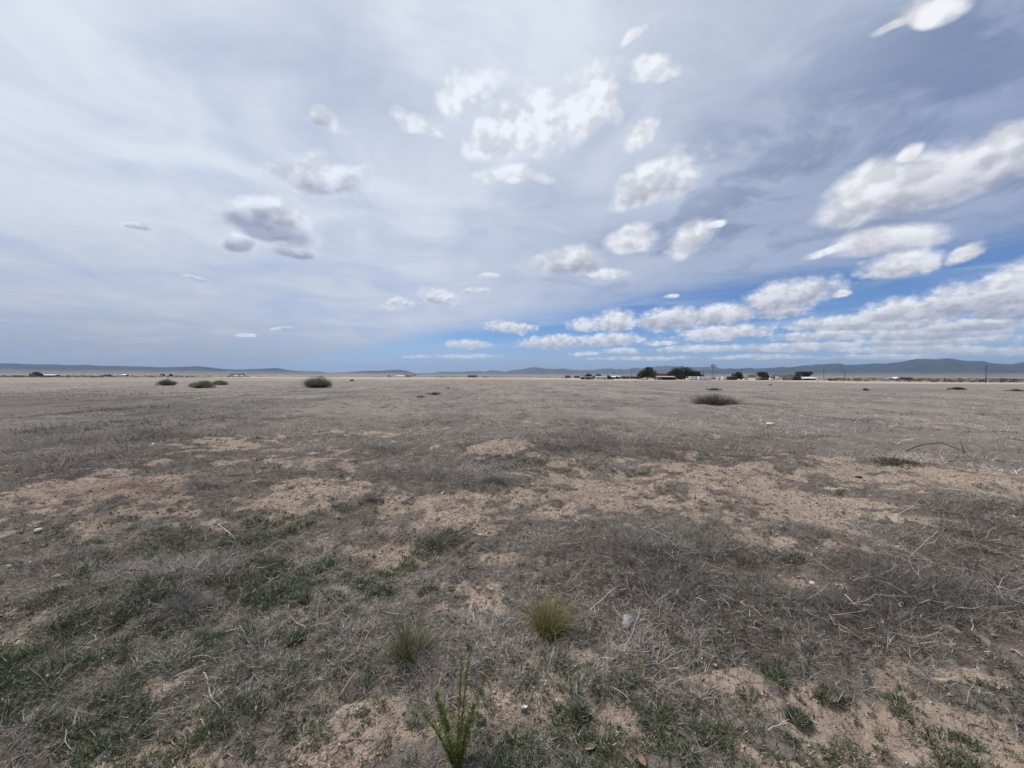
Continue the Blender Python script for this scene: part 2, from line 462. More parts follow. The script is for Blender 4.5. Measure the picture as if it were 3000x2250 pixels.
def tag(o, label=None, cat=None, group=None, kind=None):
    if label: o["label"] = label
    if cat: o["category"] = cat
    if group: o["group"] = group
    if kind: o["kind"] = kind
    return o


def mesh_np(name, co, faces_flat, face_size, mat, parent=None, cols=None, smooth=False, attrs=None):
    me = bpy.data.meshes.new(name)
    co = np.ascontiguousarray(co, dtype=np.float32); n = len(co)
    me.vertices.add(n); me.vertices.foreach_set('co', co.ravel())
    ff = np.ascontiguousarray(faces_flat, dtype=np.int32).ravel(); nf = len(ff) // face_size
    me.loops.add(len(ff)); me.loops.foreach_set('vertex_index', ff)
    me.polygons.add(nf)
    me.polygons.foreach_set('loop_start', np.arange(nf, dtype=np.int32) * face_size)
    me.update(calc_edges=True)
    if smooth: me.polygons.foreach_set('use_smooth', np.ones(nf, dtype=bool))
    if cols is not None:
        a = me.color_attributes.new('tint', 'FLOAT_COLOR', 'POINT')
        c4 = np.ones((n, 4), dtype=np.float32); c4[:, :3] = cols
        a.data.foreach_set('color', c4.ravel())
    for k, v in (attrs or {}).items():
        a = me.attributes.new(k, 'FLOAT', 'POINT'); a.data.foreach_set('value', np.ascontiguousarray(v, dtype=np.float32))
    if mat: me.materials.append(mat)
    o = bpy.data.objects.new(name, me); COL.objects.link(o)
    if parent: o.parent = parent
    return o


class MB:
    """collects shapes, then links them as ONE mesh object"""

    def __init__(s): s.v = []; s.f = []

    def add(s, verts, faces):
        b = len(s.v); s.v += [tuple(q) for q in verts]; s.f += [tuple(b + i for i in q) for q in faces]; return s

    def box(s, x0, x1, y0, y1, z0, z1):
        v = [(x, y, z) for z in (z0, z1) for (x, y) in ((x0, y0), (x1, y0), (x1, y1), (x0, y1))]
        return s.add(v, [(3, 2, 1, 0), (4, 5, 6, 7), (0, 1, 5, 4), (1, 2, 6, 5), (2, 3, 7, 6), (3, 0, 4, 7)])

    def prism(s, prof, a0, a1, axis='y'):
        """closed outline (p, z) swept along axis from a0 to a1"""
        n = len(prof)
        if axis == 'y': v = [(p, a, z) for a in (a0, a1) for (p, z) in prof]
        else: v = [(a, p, z) for a in (a0, a1) for (p, z) in prof]
        f = [(i, (i + 1) % n, n + (i + 1) % n, n + i) for i in range(n)]
        f += [tuple(range(n))[::-1], tuple(range(n, 2 * n))]
        return s.add(v, f)

    def tube(s, pts, radii, sides=6):
        pts = [Vector(p) for p in pts]
        if not isinstance(radii, (list, tuple)): radii = [radii] * len(pts)
        v = []; f = []
        for i, p in enumerate(pts):
            t = (pts[min(i + 1, len(pts) - 1)] - pts[max(i - 1, 0)]).normalized()
            a = t.cross(Vector((0.13, 0.31, 0.94)))
            if a.length < 1e-3: a = t.cross(Vector((1, 0, 0)))
            a.normalize(); b = t.cross(a)
            for k in range(sides):
                q = 2 * math.pi * k / sides
                v.append(p + (a * math.cos(q) + b * math.sin(q)) * radii[i])
        for i in range(len(pts) - 1):
            for k in range(sides):
                f.append((i * sides + k, i * sides + (k + 1) % sides, (i + 1) * sides + (k + 1) % sides, (i + 1) * sides + k))
        f.append(tuple(range(sides))[::-1]); f.append(tuple((len(pts) - 1) * sides + k for k in range(sides)))
        return s.add(v, f)

    def build(s, name, mat, parent=None, smooth=False):
        me = bpy.data.meshes.new(name); me.from_pydata([tuple(q) for q in s.v], [], s.f); me.update()
        if smooth: me.polygons.foreach_set('use_smooth', [True] * len(me.polygons))
        if mat: me.materials.append(mat)
        o = bpy.data.objects.new(name, me); COL.objects.link(o)
        if parent: o.parent = parent
        return o


def empty(name, loc, rz=0.0):
    o = bpy.data.objects.new(name, None); COL.objects.link(o)
    o.location = loc; o.rotation_euler = (0, 0, rz); o.empty_display_size = 0.1
    return o


# ------------------------------------------------------------------ materials
def new_mat(name, rough=0.9, spec=0.2):
    m = bpy.data.materials.new(name); m.use_nodes = True
    b = m.node_tree.nodes['Principled BSDF']
    b.inputs['Roughness'].default_value = rough
    b.inputs['Specular IOR Level'].default_value = spec
    return m, m.node_tree, b


def plain(name, c, vary=0.25, scale=1.5, rough=0.85, spec=0.2, metal=0.0, dirt=None):
    """a painted, wooden or metal surface with weathering by noise"""
    m, nt, b = new_mat(name, rough, spec); NX.nt = nt
    tc = nt.nodes.new('ShaderNodeTexCoord')
    n = nx_noise(tc.outputs['Object'], scale, 5.0, 0.6)
    d = dirt or tuple(q * (1 - vary) for q in c)
    cc = nx_mix(n.step(0.38, 0.66), c, d)
    n2 = nx_noise(tc.outputs['Object'], scale * 7, 3.0, 0.6)
    cc = nx_mix(n2.step(0.5, 0.75) * 0.5, cc, tuple(q * (1 - vary) for q in c))
    nt.links.new(cc, b.inputs['Base Color']); b.inputs['Metallic'].default_value = metal
    return m


def tint_mat(name, rough=0.85, trans=0.0, spec=0.15):
    m, nt, b = new_mat(name, rough, spec)
    a = nt.nodes.new('ShaderNodeAttribute'); a.attribute_name = 'tint'
    nt.links.new(a.outputs['Color'], b.inputs['Base Color'])
    if trans:
        t = nt.nodes.new('ShaderNodeBsdfTranslucent'); nt.links.new(a.outputs['Color'], t.inputs[0])
        mx = nt.nodes.new('ShaderNodeMixShader'); mx.inputs[0].default_value = trans
        nt.links.new(b.outputs[0], mx.inputs[1]); nt.links.new(t.outputs[0], mx.inputs[2])
        nt.links.new(mx.outputs[0], nt.nodes['Material Output'].inputs['Surface'])
    return m


# ------------------------------------------------------------------ ground
def ground_material():
    m, nt, b = new_mat('ground', 0.95, 0.1); NX.nt = nt
    g = nt.nodes.new('ShaderNodeNewGeometry'); pos = g.outputs['Position']
    x, y, z = nx_xyz(pos)

    def att(k):
        a = nt.nodes.new('ShaderNodeAttribute'); a.attribute_name = k; return NX(a.outputs['Fac'])
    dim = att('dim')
    bare, green, dark, far, plainn = att('bare'), att('green'), att('dark'), att('far'), att('outer')
    n1 = nx_noise(pos, 1.3, 6.0, 0.6); n2 = nx_noise(pos, 9.0, 5.0, 0.65); n3 = nx_noise(pos, 42.0, 4.0, 0.7)
    bare = (bare + (n2 - 0.5) * 1.3 + (n3 - 0.5) * 0.9).step(0.30, 0.66)
    soil = nx_mix(n1.step(0.35, 0.65), (0.335, 0.260, 0.200), (0.455, 0.368, 0.294))
    soil = nx_mix(n2.step(0.45, 0.72) * 0.75, soil, (0.25, 0.175, 0.132))
    soil = nx_mix(n3.step(0.52, 0.72) * 0.5, soil, (0.18, 0.125, 0.10))
    soil = nx_mix(n3.step(0.46, 0.30) * 0.35, soil, (0.54, 0.455, 0.375))
    soil = nx_mix(dark * 0.9, soil, nx_mix(n3.step(0.4, 0.6), (0.12, 0.075, 0.065), (0.23, 0.15, 0.13)))
    thatch = nx_mix(n2.step(0.35, 0.65), (0.145, 0.12, 0.102), (0.235, 0.20, 0.172))
    thatch = nx_mix(n3.step(0.5, 0.7) * 0.7, thatch, (0.07, 0.057, 0.049))
    # out in the field only the grass tops show, in flat streaks
    fs = nx_noise(nx_comb(x * 0.22, y * 0.05, 0.0), 1.0, 7.0, 0.62, 0.6)
    fs2 = nx_noise(nx_comb(x * 0.7, y * 0.20, 4.0), 1.0, 6.0, 0.65)
    field = nx_mix(fs.step(0.36, 0.62), (0.205, 0.186, 0.170), (0.29, 0.255, 0.222))
    field = nx_mix(fs2.step(0.50, 0.66) * 0.75, field, (0.135, 0.12, 0.11))
    field = nx_mix(fs2.step(0.44, 0.28) * 0.5, field, (0.335, 0.285, 0.24))
    thatch = nx_mix(far, thatch, field)
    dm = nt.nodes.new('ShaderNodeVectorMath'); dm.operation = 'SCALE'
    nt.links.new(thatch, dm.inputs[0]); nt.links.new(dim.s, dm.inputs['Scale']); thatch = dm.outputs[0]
    c = nx_mix(bare, thatch, soil)
    c = nx_mix(green * 0.35 * n2.step(0.4, 0.6), c, (0.085, 0.10, 0.05))
    # the open plain beyond the farms: scrub, pale grass and salt flat in bands
    r = NX.m('SQRT', x * x + y * y)
    pb = nx_noise(nx_comb(x * 0.0012, y * 0.0005, 2.0), 1.0, 6.0, 0.6, 0.4)
    outer = nx_mix(pb.step(0.40, 0.60), (0.20, 0.175, 0.14), (0.34, 0.285, 0.225))
    outer = nx_mix(pb.step(0.52, 0.58) * r.step(200.0, 700.0) * r.step(6000.0, 3000.0), outer, (0.115, 0.11, 0.085))
    salt = r.step(7500.0, 9500.0) * r.step(15500.0, 12500.0)
    outer = nx_mix(salt * 0.8, outer, (0.50, 0.45, 0.40))
    c = nx_mix(plainn, c, outer)
    c = nx_mix(att('pale') * (0.55 + 0.45 * fs2.step(.35, .6)), c, (0.47, 0.385, 0.315))
    nt.links.new(c, b.inputs['Base Color'])
    bump = nt.nodes.new('ShaderNodeBump'); bump.inputs['Strength'].default_value = 1.0; bump.inputs['Distance'].default_value = 0.03
    vo = nt.nodes.new('ShaderNodeTexVoronoi'); vo.feature = 'DISTANCE_TO_EDGE'; vo.inputs['Scale'].default_value = 14.0
    wv = nt.nodes.new('ShaderNodeVectorMath'); wv.operation = 'ADD'
    nt.links.new(pos, wv.inputs[0]); nt.links.new(nx_comb(n2 * 0.09, n3 * 0.05, n2 * 0.08), wv.inputs[1]); nt.links.new(wv.outputs[0], vo.inputs['Vector'])
    crack = NX(vo.outputs['Distance']).step(0.0, 0.07)
    hb = n2 * 0.6 + n3 * 0.6 + nx_noise(pos, 130.0, 2.0, 0.6) * 0.3 + crack * 0.35 * n1.step(0.40, 0.55)
    nt.links.new(hb.s, bump.inputs['Height']); nt.links.new(bump.outputs[0], b.inputs['Normal'])
    return m


def build_ground():
    # rings round the viewpoint, closest together where the ground is seen large
    rr = [0.0, 0.25, 0.5, 0.75]
    r = 0.95
    while r < 31000:
        rr.append(r)
        q = 0.0042 if 1.2 < r < 14 else (0.012 if r < 60 else (0.022 if r < 400 else 0.05))
        r *= 1 + q
    rr.append(32000.0); rr = np.array(rr[1:])
    fine = np.linspace(-63, 63, 1180); coarse = np.linspace(63, 297, 90)[1:-1]
    th = np.radians(np.concatenate([fine, coarse]))
    nt_, nr = len(th), len(rr)
    T, Q = np.meshgrid(th, rr)
    x = (Q * np.sin(T)).ravel(); y = (Q * np.cos(T)).ravel()
    z = ground_z(x, y)
    d = np.hypot(x, y)
    bare, grass, mat, green, dark = masks(x, y)
    co = np.stack([x, y, z], 1)
    co = np.concatenate([co, [[0, 0, gz(0, 0)]]])
    i = np.arange(nr - 1)[:, None] * nt_; j = np.arange(nt_)[None, :]; j2 = (j + 1) % nt_
    quads = np.stack([i + j, i + j2, i + nt_ + j2, i + nt_ + j], -1).reshape(-1, 4)[:, ::-1]
    far = sstep(5, 18, d)
    outer = sstep(190, 330, d + (fbm(x / 60, y / 60, 3, 77) - 0.5) * 120)
    # bare pale strips far out, read off the photograph as (px, upper row, lower row)
    tab = np.array([(560, 1104.0, 1104.6), (700, 1104.0, 1107.2), (850, 1104.5, 1108.5), (1200, 1105.5, 1109.8), (1400, 1106.3, 1110.2), (1640, 1107, 1111.5), (1750, 1108.5, 1114.5), (1950, 1108.5, 1115), (2100, 1109.5, 1115), (2300, 1111, 1117.5), (2400, 1113.5, 1120),
                    (2500, 1118, 1123), (2650, 1119.2, 1124.0), (2850, 1120.5, 1124.5), (3000, 1121.5, 1125)])
    yy = np.maximum(y, 1.0); pxx = 1500 + FPX * x / yy
    row = 1100.0 + (pxx - 1500) * math.tan(R(ROLL)) + FPX * (CAM_H - base_z(d)) / yy
    r0 = np.interp(pxx, tab[:, 0], tab[:, 1]); r1 = np.interp(pxx, tab[:, 0], tab[:, 2])
    wob = (fbm(x / 50, y / 50, 4, 51) - .5) * 1.6
    pale = sstep(-.5, .5, row + wob - r0) * sstep(-.5, .5, r1 - row + wob) * (y > 60) * (pxx > 600) * (pxx < 3300)
    ext = lambda a: np.concatenate([a, [a[0]]])
    o = mesh_np('ground', co, quads, 4, ground_material(), smooth=True,
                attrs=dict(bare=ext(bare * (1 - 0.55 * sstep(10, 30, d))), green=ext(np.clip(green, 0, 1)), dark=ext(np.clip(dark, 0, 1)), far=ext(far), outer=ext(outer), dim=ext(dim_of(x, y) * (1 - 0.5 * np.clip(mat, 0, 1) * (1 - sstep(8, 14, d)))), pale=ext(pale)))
    tag(o, kind='structure')
    return o


ground = build_ground()


# ------------------------------------------------------------------ far hills
def hill_mat(name, c1, c2, c3):
    m, nt, b = new_mat(name, 1.0, 0.0); NX.nt = nt
    g = nt.nodes.new('ShaderNodeNewGeometry'); pos = g.outputs['Position']
    n = nx_noise(pos, 0.004, 7.0, 0.65); n2 = nx_noise(pos, 0.0009, 4.0, 0.5)
    c = nx_mix(n.step(0.42, 0.58), c1, c2)
    x, y, z = nx_xyz(pos)
    c = nx_mix((z + (n2 - 0.5) * 160).step(140.0, 20.0), c, c3)
    nt.links.new(c, b.inputs['Base Color'])
    return m


def hills(trace, dist, seed, mat, foot=0.72, x_ext=0):
    px = np.array([t[0] for t in trace], float); py = np.array([t[1] for t in trace], float)
    cols = np.linspace(px[0], px[-1], 900)
    sky = np.interp(cols, px, py)
    sky += (fbm(cols / 23.0, cols * 0, 4, seed) - 0.5) * 1.3
    az = []; el = []
    for a, b in zip(cols, sky):
        r = ray(float(a), float(b)); az.append(math.atan2(r.x, r.y)); el.append(math.atan2(r.z, math.hypot(r.x, r.y)))
    az = np.array(az); el = np.maximum(np.array(el), 0.0003)
    D = dist * (1 + 0.10 * (fbm(az * 9, az * 0, 3, seed + 5) - 0.5))
    H = np.tan(el) * D + CAM_H + 2.2
    tt = np.concatenate([np.linspace(0, 1, 46), np.linspace(1, 2, 16)[1:]])
    A, Tt = np.meshgrid(az, tt); DD = np.broadcast_to(D, A.shape); HH = np.broadcast_to(H, A.shape)
    rad = DD * (foot + (1 - foot) * Tt)
    x = rad * np.sin(A); y = rad * np.cos(A)
    gully = np.abs(fbm(x / 900, y / 900, 5, seed + 9) - 0.5) * 2
    up = np.where(Tt <= 1, Tt ** 1.55, np.clip(2 - Tt, 0, 1) ** 1.2)
    w = 4 * up * (1 - up)
    z = HH * (up * (1 - 0.55 * w * gully)) - 6.0 * (1 - up) - 1.9
    co = np.stack([x.ravel(), y.ravel(), z.ravel()], 1)
    n = len(cols); i = np.arange(len(tt) - 1)[:, None] * n; j = np.arange(n - 1)[None, :]
    quads = np.stack([i + j, i + j + 1, i + n + j + 1, i + n + j], -1).reshape(-1, 4)[:, ::-1]
    o = mesh_np('hills', co, quads, 4, mat, smooth=True)
    return tag(o, kind='structure')


M_HILL = hill_mat('hillside', (0.034, 0.042, 0.042), (0.07, 0.074, 0.066), (0.20, 0.175, 0.145))
M_HILL2 = hill_mat('far_hillside', (0.06, 0.065, 0.055), (0.10, 0.10, 0.085), (0.22, 0.19, 0.16))
hills([(-500, 1058), (-200, 1062), (0, 1064), (60, 1066), (105, 1068), (150, 1067), (200, 1069.5), (255, 1069), (300, 1072), (350, 1072), (420, 1074), (470, 1076), (530, 1075), (580, 1073),
       (620, 1077), (650, 1081), (690, 1083), (740, 1081), (780, 1080), (810, 1078), (850, 1085), (880, 1087), (930, 1088), (965, 1092), (1000, 1091), (1050, 1088), (1085, 1086), (1100, 1087), (1165, 1083), (1190, 1086), (1210, 1092), (1250, 1098)], 15000, 21, M_HILL)
hills([(1190, 1097), (1230, 1093), (1270, 1093), (1290, 1089), (1350, 1089), (1395, 1087), (1420, 1089), (1440, 1084), (1480, 1089), (1500, 1085), (1530, 1082), (1560, 1075), (1600, 1080), (1630, 1081), (1650, 1079),
       (1665, 1082), (1700, 1085), (1735, 1084), (1760, 1081), (1790, 1079), (1800, 1082), (1820, 1081), (1830, 1083), (1858, 1077), (1880, 1080), (1920, 1074), (1955, 1071.5), (1985, 1074), (2030, 1076), (2060, 1075), (2095, 1074), (2110, 1079), (2130, 1083), (2180, 1090), (2300, 1095)], 21500, 33, M_HILL2)
hills([(1960, 1096), (2040, 1086), (2080, 1084), (2120, 1081), (2140, 1079), (2160, 1081), (2195, 1077), (2215, 1080), (2260, 1077.5), (2290, 1074.5), (2310, 1077), (2330, 1074), (2365, 1070), (2375, 1071), (2390, 1067.5), (2430, 1066), (2460, 1064.5),
       (2475, 1069), (2520, 1068), (2555, 1065), (2600, 1065), (2640, 1060), (2685, 1051), (2740, 1053), (2765, 1050), (2790, 1051), (2830, 1057), (2880, 1058), (2910, 1065), (2960, 1067), (3000, 1061), (3200, 1052), (3500, 1060)], 17500, 45, M_HILL)

# ------------------------------------------------------------------ haze: one box of even air round everything
def build_haze(dens, colour):
    m = bpy.data.materials.new('air'); m.use_nodes = True
    nt = m.node_tree; nt.nodes.clear()
    out = nt.nodes.new('ShaderNodeOutputMaterial'); pv = nt.nodes.new('ShaderNodeVolumePrincipled')
    pv.inputs['Density'].default_value = dens; pv.inputs['Color'].default_value = (*colour, 1)
    pv.inputs['Anisotropy'].default_value = 0.2
    nt.links.new(pv.outputs[0], out.inputs['Volume'])
    b = MB(); b.box(-33000, 33000, -33000, 33000, -12.0, 760.0)
    o = b.build('haze', m)
    tag(o, 'pale blue air between the viewer and the far hills', 'haze', kind='stuff')


build_haze(3.3e-5, (0.47, 0.62, 0.90))

# ================================================================== ground cover (nobody could count it)
def blades(bx, by, bz, head, length, width, lean, curl, segs, twist=None):
    """tapering strips; head = compass heading they lean towards, lean 0 upright .. 1 lying, curl = further bending"""
    n = len(bx)
    hx, hy = np.sin(head), np.cos(head)
    sx, sy = np.cos(head), -np.sin(head)
    if twist is not None:                                # face of the strip turned about its own axis
        sx, sy = np.sin(head + twist), np.cos(head + twist)
    P = []
    px, py, pz = bx.copy(), by.copy(), bz.copy()
    out = np.zeros((n, 2 * segs + 1, 3), dtype=np.float32)
    ang = lean * (math.pi / 2)
    for k in range(segs + 1):
        t = k / segs
        w = width * (1 - t) ** 0.7 * 0.5
        if k < segs:
            out[:, 2 * k, 0] = px - sx * w; out[:, 2 * k, 1] = py - sy * w; out[:, 2 * k, 2] = pz
            out[:, 2 * k + 1, 0] = px + sx * w; out[:, 2 * k + 1, 1] = py + sy * w; out[:, 2 * k + 1, 2] = pz
        else:
            out[:, 2 * segs, 0] = px; out[:, 2 * segs, 1] = py; out[:, 2 * segs, 2] = pz
        a = ang + curl * t
        st = length / segs
        px = px + hx * np.sin(a) * st; py = py + hy * np.sin(a) * st; pz = pz + np.cos(a) * st
    v0 = (np.arange(n) * (2 * segs + 1))[:, None]
    tris = []
    for k in range(segs - 1):
        a = 2 * k
        tris += [[a, a + 1, a + 3], [a, a + 3, a + 2]]
    a = 2 * (segs - 1)
    tris += [[a, a + 1, a + 2]]
    f = (v0[:, :, None] + np.array(tris)[None]).reshape(-1, 3)
    return out.reshape(-1, 3), f, 2 * segs + 1


class Strips:
    def __init__(s): s.co = []; s.f = []; s.c = []; s.n = 0

    def add(s, colour, *a, **k):
        co, f, per = blades(*a, **k)
        s.co.append(co); s.f.append(f + s.n); s.c.append(np.repeat(np.asarray(colour, dtype=np.float32), per, axis=0)); s.n += len(co)

    def build(s, name, mat, parent=None):
        return mesh_np(name, np.concatenate(s.co), np.concatenate(s.f), 3, mat, parent, cols=np.concatenate(s.c))


def pick_points(n, d0, d1, rng, half=62.0, power=0.0):
    """points in the view's sector; density falls with distance (uniform in log distance when power = 0)"""
    u = rng.random(n)
    if power == 0: d = np.exp(np.log(d0) + u * (np.log(d1) - np.log(d0)))
    else: d = (d0 ** power + u * (d1 ** power - d0 ** power)) ** (1 / power)
    a = np.radians((rng.random(n) * 2 - 1) * half)
    return d * np.sin(a), d * np.cos(a), d


GREYS = np.array([(0.33, 0.30, 0.272), (0.25, 0.226, 0.208), (0.42, 0.385, 0.35), (0.175, 0.155, 0.142), (0.37, 0.31, 0.245), (0.50, 0.46, 0.415)])
BROWNS = np.array([(0.155, 0.115, 0.092), (0.23, 0.165, 0.125), (0.115, 0.09, 0.078), (0.29, 0.225, 0.165)])
GREENS = np.array([(0.055, 0.085, 0.030), (0.075, 0.105, 0.042), (0.045, 0.068, 0.028), (0.095, 0.118, 0.055), (0.095, 0.104, 0.066), (0.10, 0.112, 0.06)])
M_GRASS = tint_mat('dry_blade', 0.9, 0.12)
M_LEAF = tint_mat('green_leaf', 0.7, 0.22, 0.3)


def pickcol(pal, n, rng, jit=0.18):
    c = pal[rng.integers(0, len(pal), n)]
    return np.clip(c * (1 + (rng.random((n, 1)) - 0.5) * 2 * jit), 0, 0.9)


def build_dry_grass():
    rng = np.random.default_rng(101)
    S = Strips()
    # tuft centres first, then blades round each, so the cover clumps
    specs = [  # n tufts, d0, d1, power, blades per tuft, tuft radius, segs, height lo/hi, min blade width
        (22000, 1.15, 4.2, 1.5, 15, .036, 3, (.025, .085), .0015),
        (34000, 3.6, 9.0, 1.0, 11, .060, 3, (.04, .125), .0024),
        (26000, 8.0, 26.0, 0.7, 8, .12, 2, (.08, .22), .006),
        (26000, 24.0, 75.0, 0.45, 5, .20, 2, (.08, .24), .016),
        (15000, 70.0, 200.0, 0.3, 4, .40, 1, (.08, .24), .045)]
    for (n, d0, d1, pw, nb, tr, segs, (h0, h1), w0) in specs:
        x, y, d = pick_points(n, d0, d1, rng, power=pw)
        bare, grass, mat, green, dark = masks(x, y)
        clump = fbm(x / 0.35, y / 0.35, 3, 63)
        big = fbm(x / 5.0, y / 2.2, 4, 66)
        p = np.clip(grass * (0.50 + 0.8 * mat) * sstep(0.42, 0.56, clump + 0.16 * mat) + 0.10, 0, 1) * np.where(dark > .4, .15, 1)
        if d0 > 7: p = np.clip(p * 0.6 + 0.45 * (1 - bare), 0, 1) * sstep(0.30, 0.5, big + 0.1 * mat)
        keep = rng.random(n) < p
        x, y, d, mat, bare, clump = x[keep], y[keep], d[keep], mat[keep], bare[keep], clump[keep]
        n = len(x)
        tufth = (h0 + (h1 - h0) * rng.random(n) ** 1.8) * (0.60 + 0.75 * mat) * (.55 + .9 * sstep(.3, .7, clump))
        tuftc = rng.integers(0, len(GREYS), n)
        warm = rng.random(n) < (0.10 + 0.25 * bare)
        rep = np.repeat(np.arange(n), nb)
        N = len(rep)
        a = rng.random(N) * 2 * math.pi; q = np.sqrt(rng.random(N)) * tr * (0.6 + 0.8 * rng.random(N))
        bx = x[rep] + np.cos(a) * q; by = y[rep] + np.sin(a) * q
        bz = ground_z(bx, by) - 0.004
        head = np.pi / 2 - a + (rng.random(N) - .5) * 2.2
        L = tufth[rep] * (0.5 + 0.9 * rng.random(N))
        W = w0 * (0.7 + 0.8 * rng.random(N)) * np.clip(d[rep] / d0, 1, 2.2) ** 0.75
        lean = np.clip(0.25 + 0.6 * rng.random(N) ** 0.7, 0, 1)
        curl = (rng.random(N) - 0.25) * 1.4
        c = GREYS[tuftc[rep]] * 0.55 + GREYS[rng.integers(0, len(GREYS), N)] * 0.45
        c = np.where(warm[rep][:, None], BROWNS[rng.integers(0, len(BROWNS), N)], c)
        drift = fbm(x / 3.2, y / 1.5, 4, 120)
        c = c * (1 + (rng.random((N, 1)) - .5) * 0.6) * ((0.62 if d0 < 7 else 0.48) + (0.75 if d0 < 7 else 0.95) * sstep(.33, .6, drift))[rep][:, None]
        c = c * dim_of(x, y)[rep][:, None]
        if d0 < 7:
            gg = (rng.random(N) < .30 * np.clip(green[keep][rep], 0, 1))
            c = np.where(gg[:, None], pickcol(GREENS, N, rng, .3) * 1.3, c)
        if d0 > 7: c = c * (1.05 if d0 < 20 else 0.92)
        S.add(c, bx, by, bz, head, L, W, lean, curl, segs, twist=(rng.random(N) * math.pi))
    # flattened litter of dead stems lying in every direction, near the viewer
    for (n, d0, d1, pw, w0, L0, L1) in [(46000, 1.15, 4.5, 1.3, .0018, .02, .12), (46000, 4.0, 11.0, 1.0, .0035, .05, .20), (22000, 10, 28, .6, .009, .08, .25)]:
        x, y, d = pick_points(n, d0, d1, rng, power=pw)
        bare, grass, mat, green, dark = masks(x, y)
        keep = rng.random(n) < np.clip(0.30 + 0.25 * grass + 0.75 * mat, 0, 1) * (.35 + .9 * sstep(.35, .6, fbm(x / .3, y / .3, 3, 93)))
        x, y, d = x[keep], y[keep], d[keep]; mat = mat[keep]; N = len(x)
        c = np.where(rng.random((N, 1)) < 0.30, pickcol(BROWNS, N, rng), pickcol(GREYS, N, rng) * 1.12)
        S.add(c, x, y, ground_z(x, y) + 0.002 + 0.035 * rng.random(N) * mat, rng.random(N) * 6.283, L0 + (L1 - L0) * rng.random(N) ** 2, w0 * (.6 + rng.random(N)),
              0.86 + 0.16 * rng.random(N), (rng.random(N) - .5) * 0.7, 3, twist=rng.random(N) * 3.1416)
    o = S.build('dry_grass', M_GRASS)
    return tag(o, 'short grey dead grass and flattened stems all over the field', 'dry grass', kind='stuff')


def build_weeds():
    """low green rosettes between the grass"""
    rng = np.random.default_rng(202)
    S = Strips()
    for (n, d0, d1, pw, nb, tr, w0, h0, h1) in [(11000, 1.15, 3.6, 1.5, 40, .032, .0042, .016, .040), (12000, 3.0, 7.5, 1.0, 42, .050, .0068, .020, .055), (1600, 7, 13, .7, 26, .09, .016, .03, .08)]:
        x, y, d = pick_points(n, d0, d1, rng, power=pw)
        bare, grass, mat, green, dark = masks(x, y)
        keep = rng.random(n) < np.clip(green * 1.35 * sstep(.42, .58, fbm(x / .15, y / .15, 3, 71)) + .03 + .10 * (1 - sstep(2.0, 3.4, d)), 0, 1) * np.where(dark > .3, .1, 1)
        x, y = x[keep], y[keep]; n = len(x); g = green[keep]
        size = (0.55 + 0.9 * rng.random(n) ** 1.5) * (0.75 + .4 * np.clip(g, 0, 1))
        cidx = rng.integers(0, len(GREENS), n)
        rep = np.repeat(np.arange(n), nb); N = len(rep)
        a = rng.random(N) * 6.283; q = np.sqrt(rng.random(N)) * tr * size[rep]
        bx = x[rep] + np.cos(a) * q; by = y[rep] + np.sin(a) * q
        dome = (1 - (q / (tr * size[rep] + 1e-6)) ** 2)
        bz = ground_z(bx, by) + dome * rng.random(N) * (h1 * 0.7) * size[rep]
        L = (h0 + (h1 - h0) * rng.random(N)) * size[rep]
        c = GREENS[cidx[rep]] * (0.7 + 0.75 * rng.random((N, 1)))
        grey = rng.random(N) < .14
        c[grey] = GREYS[rng.integers(0, len(GREYS), grey.sum())]
        S.add(c, bx, by, bz, np.pi / 2 - a + (rng.random(N) - .5) * 2.6, L, w0 * (.7 + .7 * rng.random(N)), .25 + .7 * rng.random(N), (rng.random(N) - .3) * 1.2, 2, twist=rng.random(N) * 3.1416)
    o = S.build('ground_weeds', M_LEAF)
    return tag(o, 'tiny green weeds sprouting between the dead grass', 'weeds', kind='stuff')


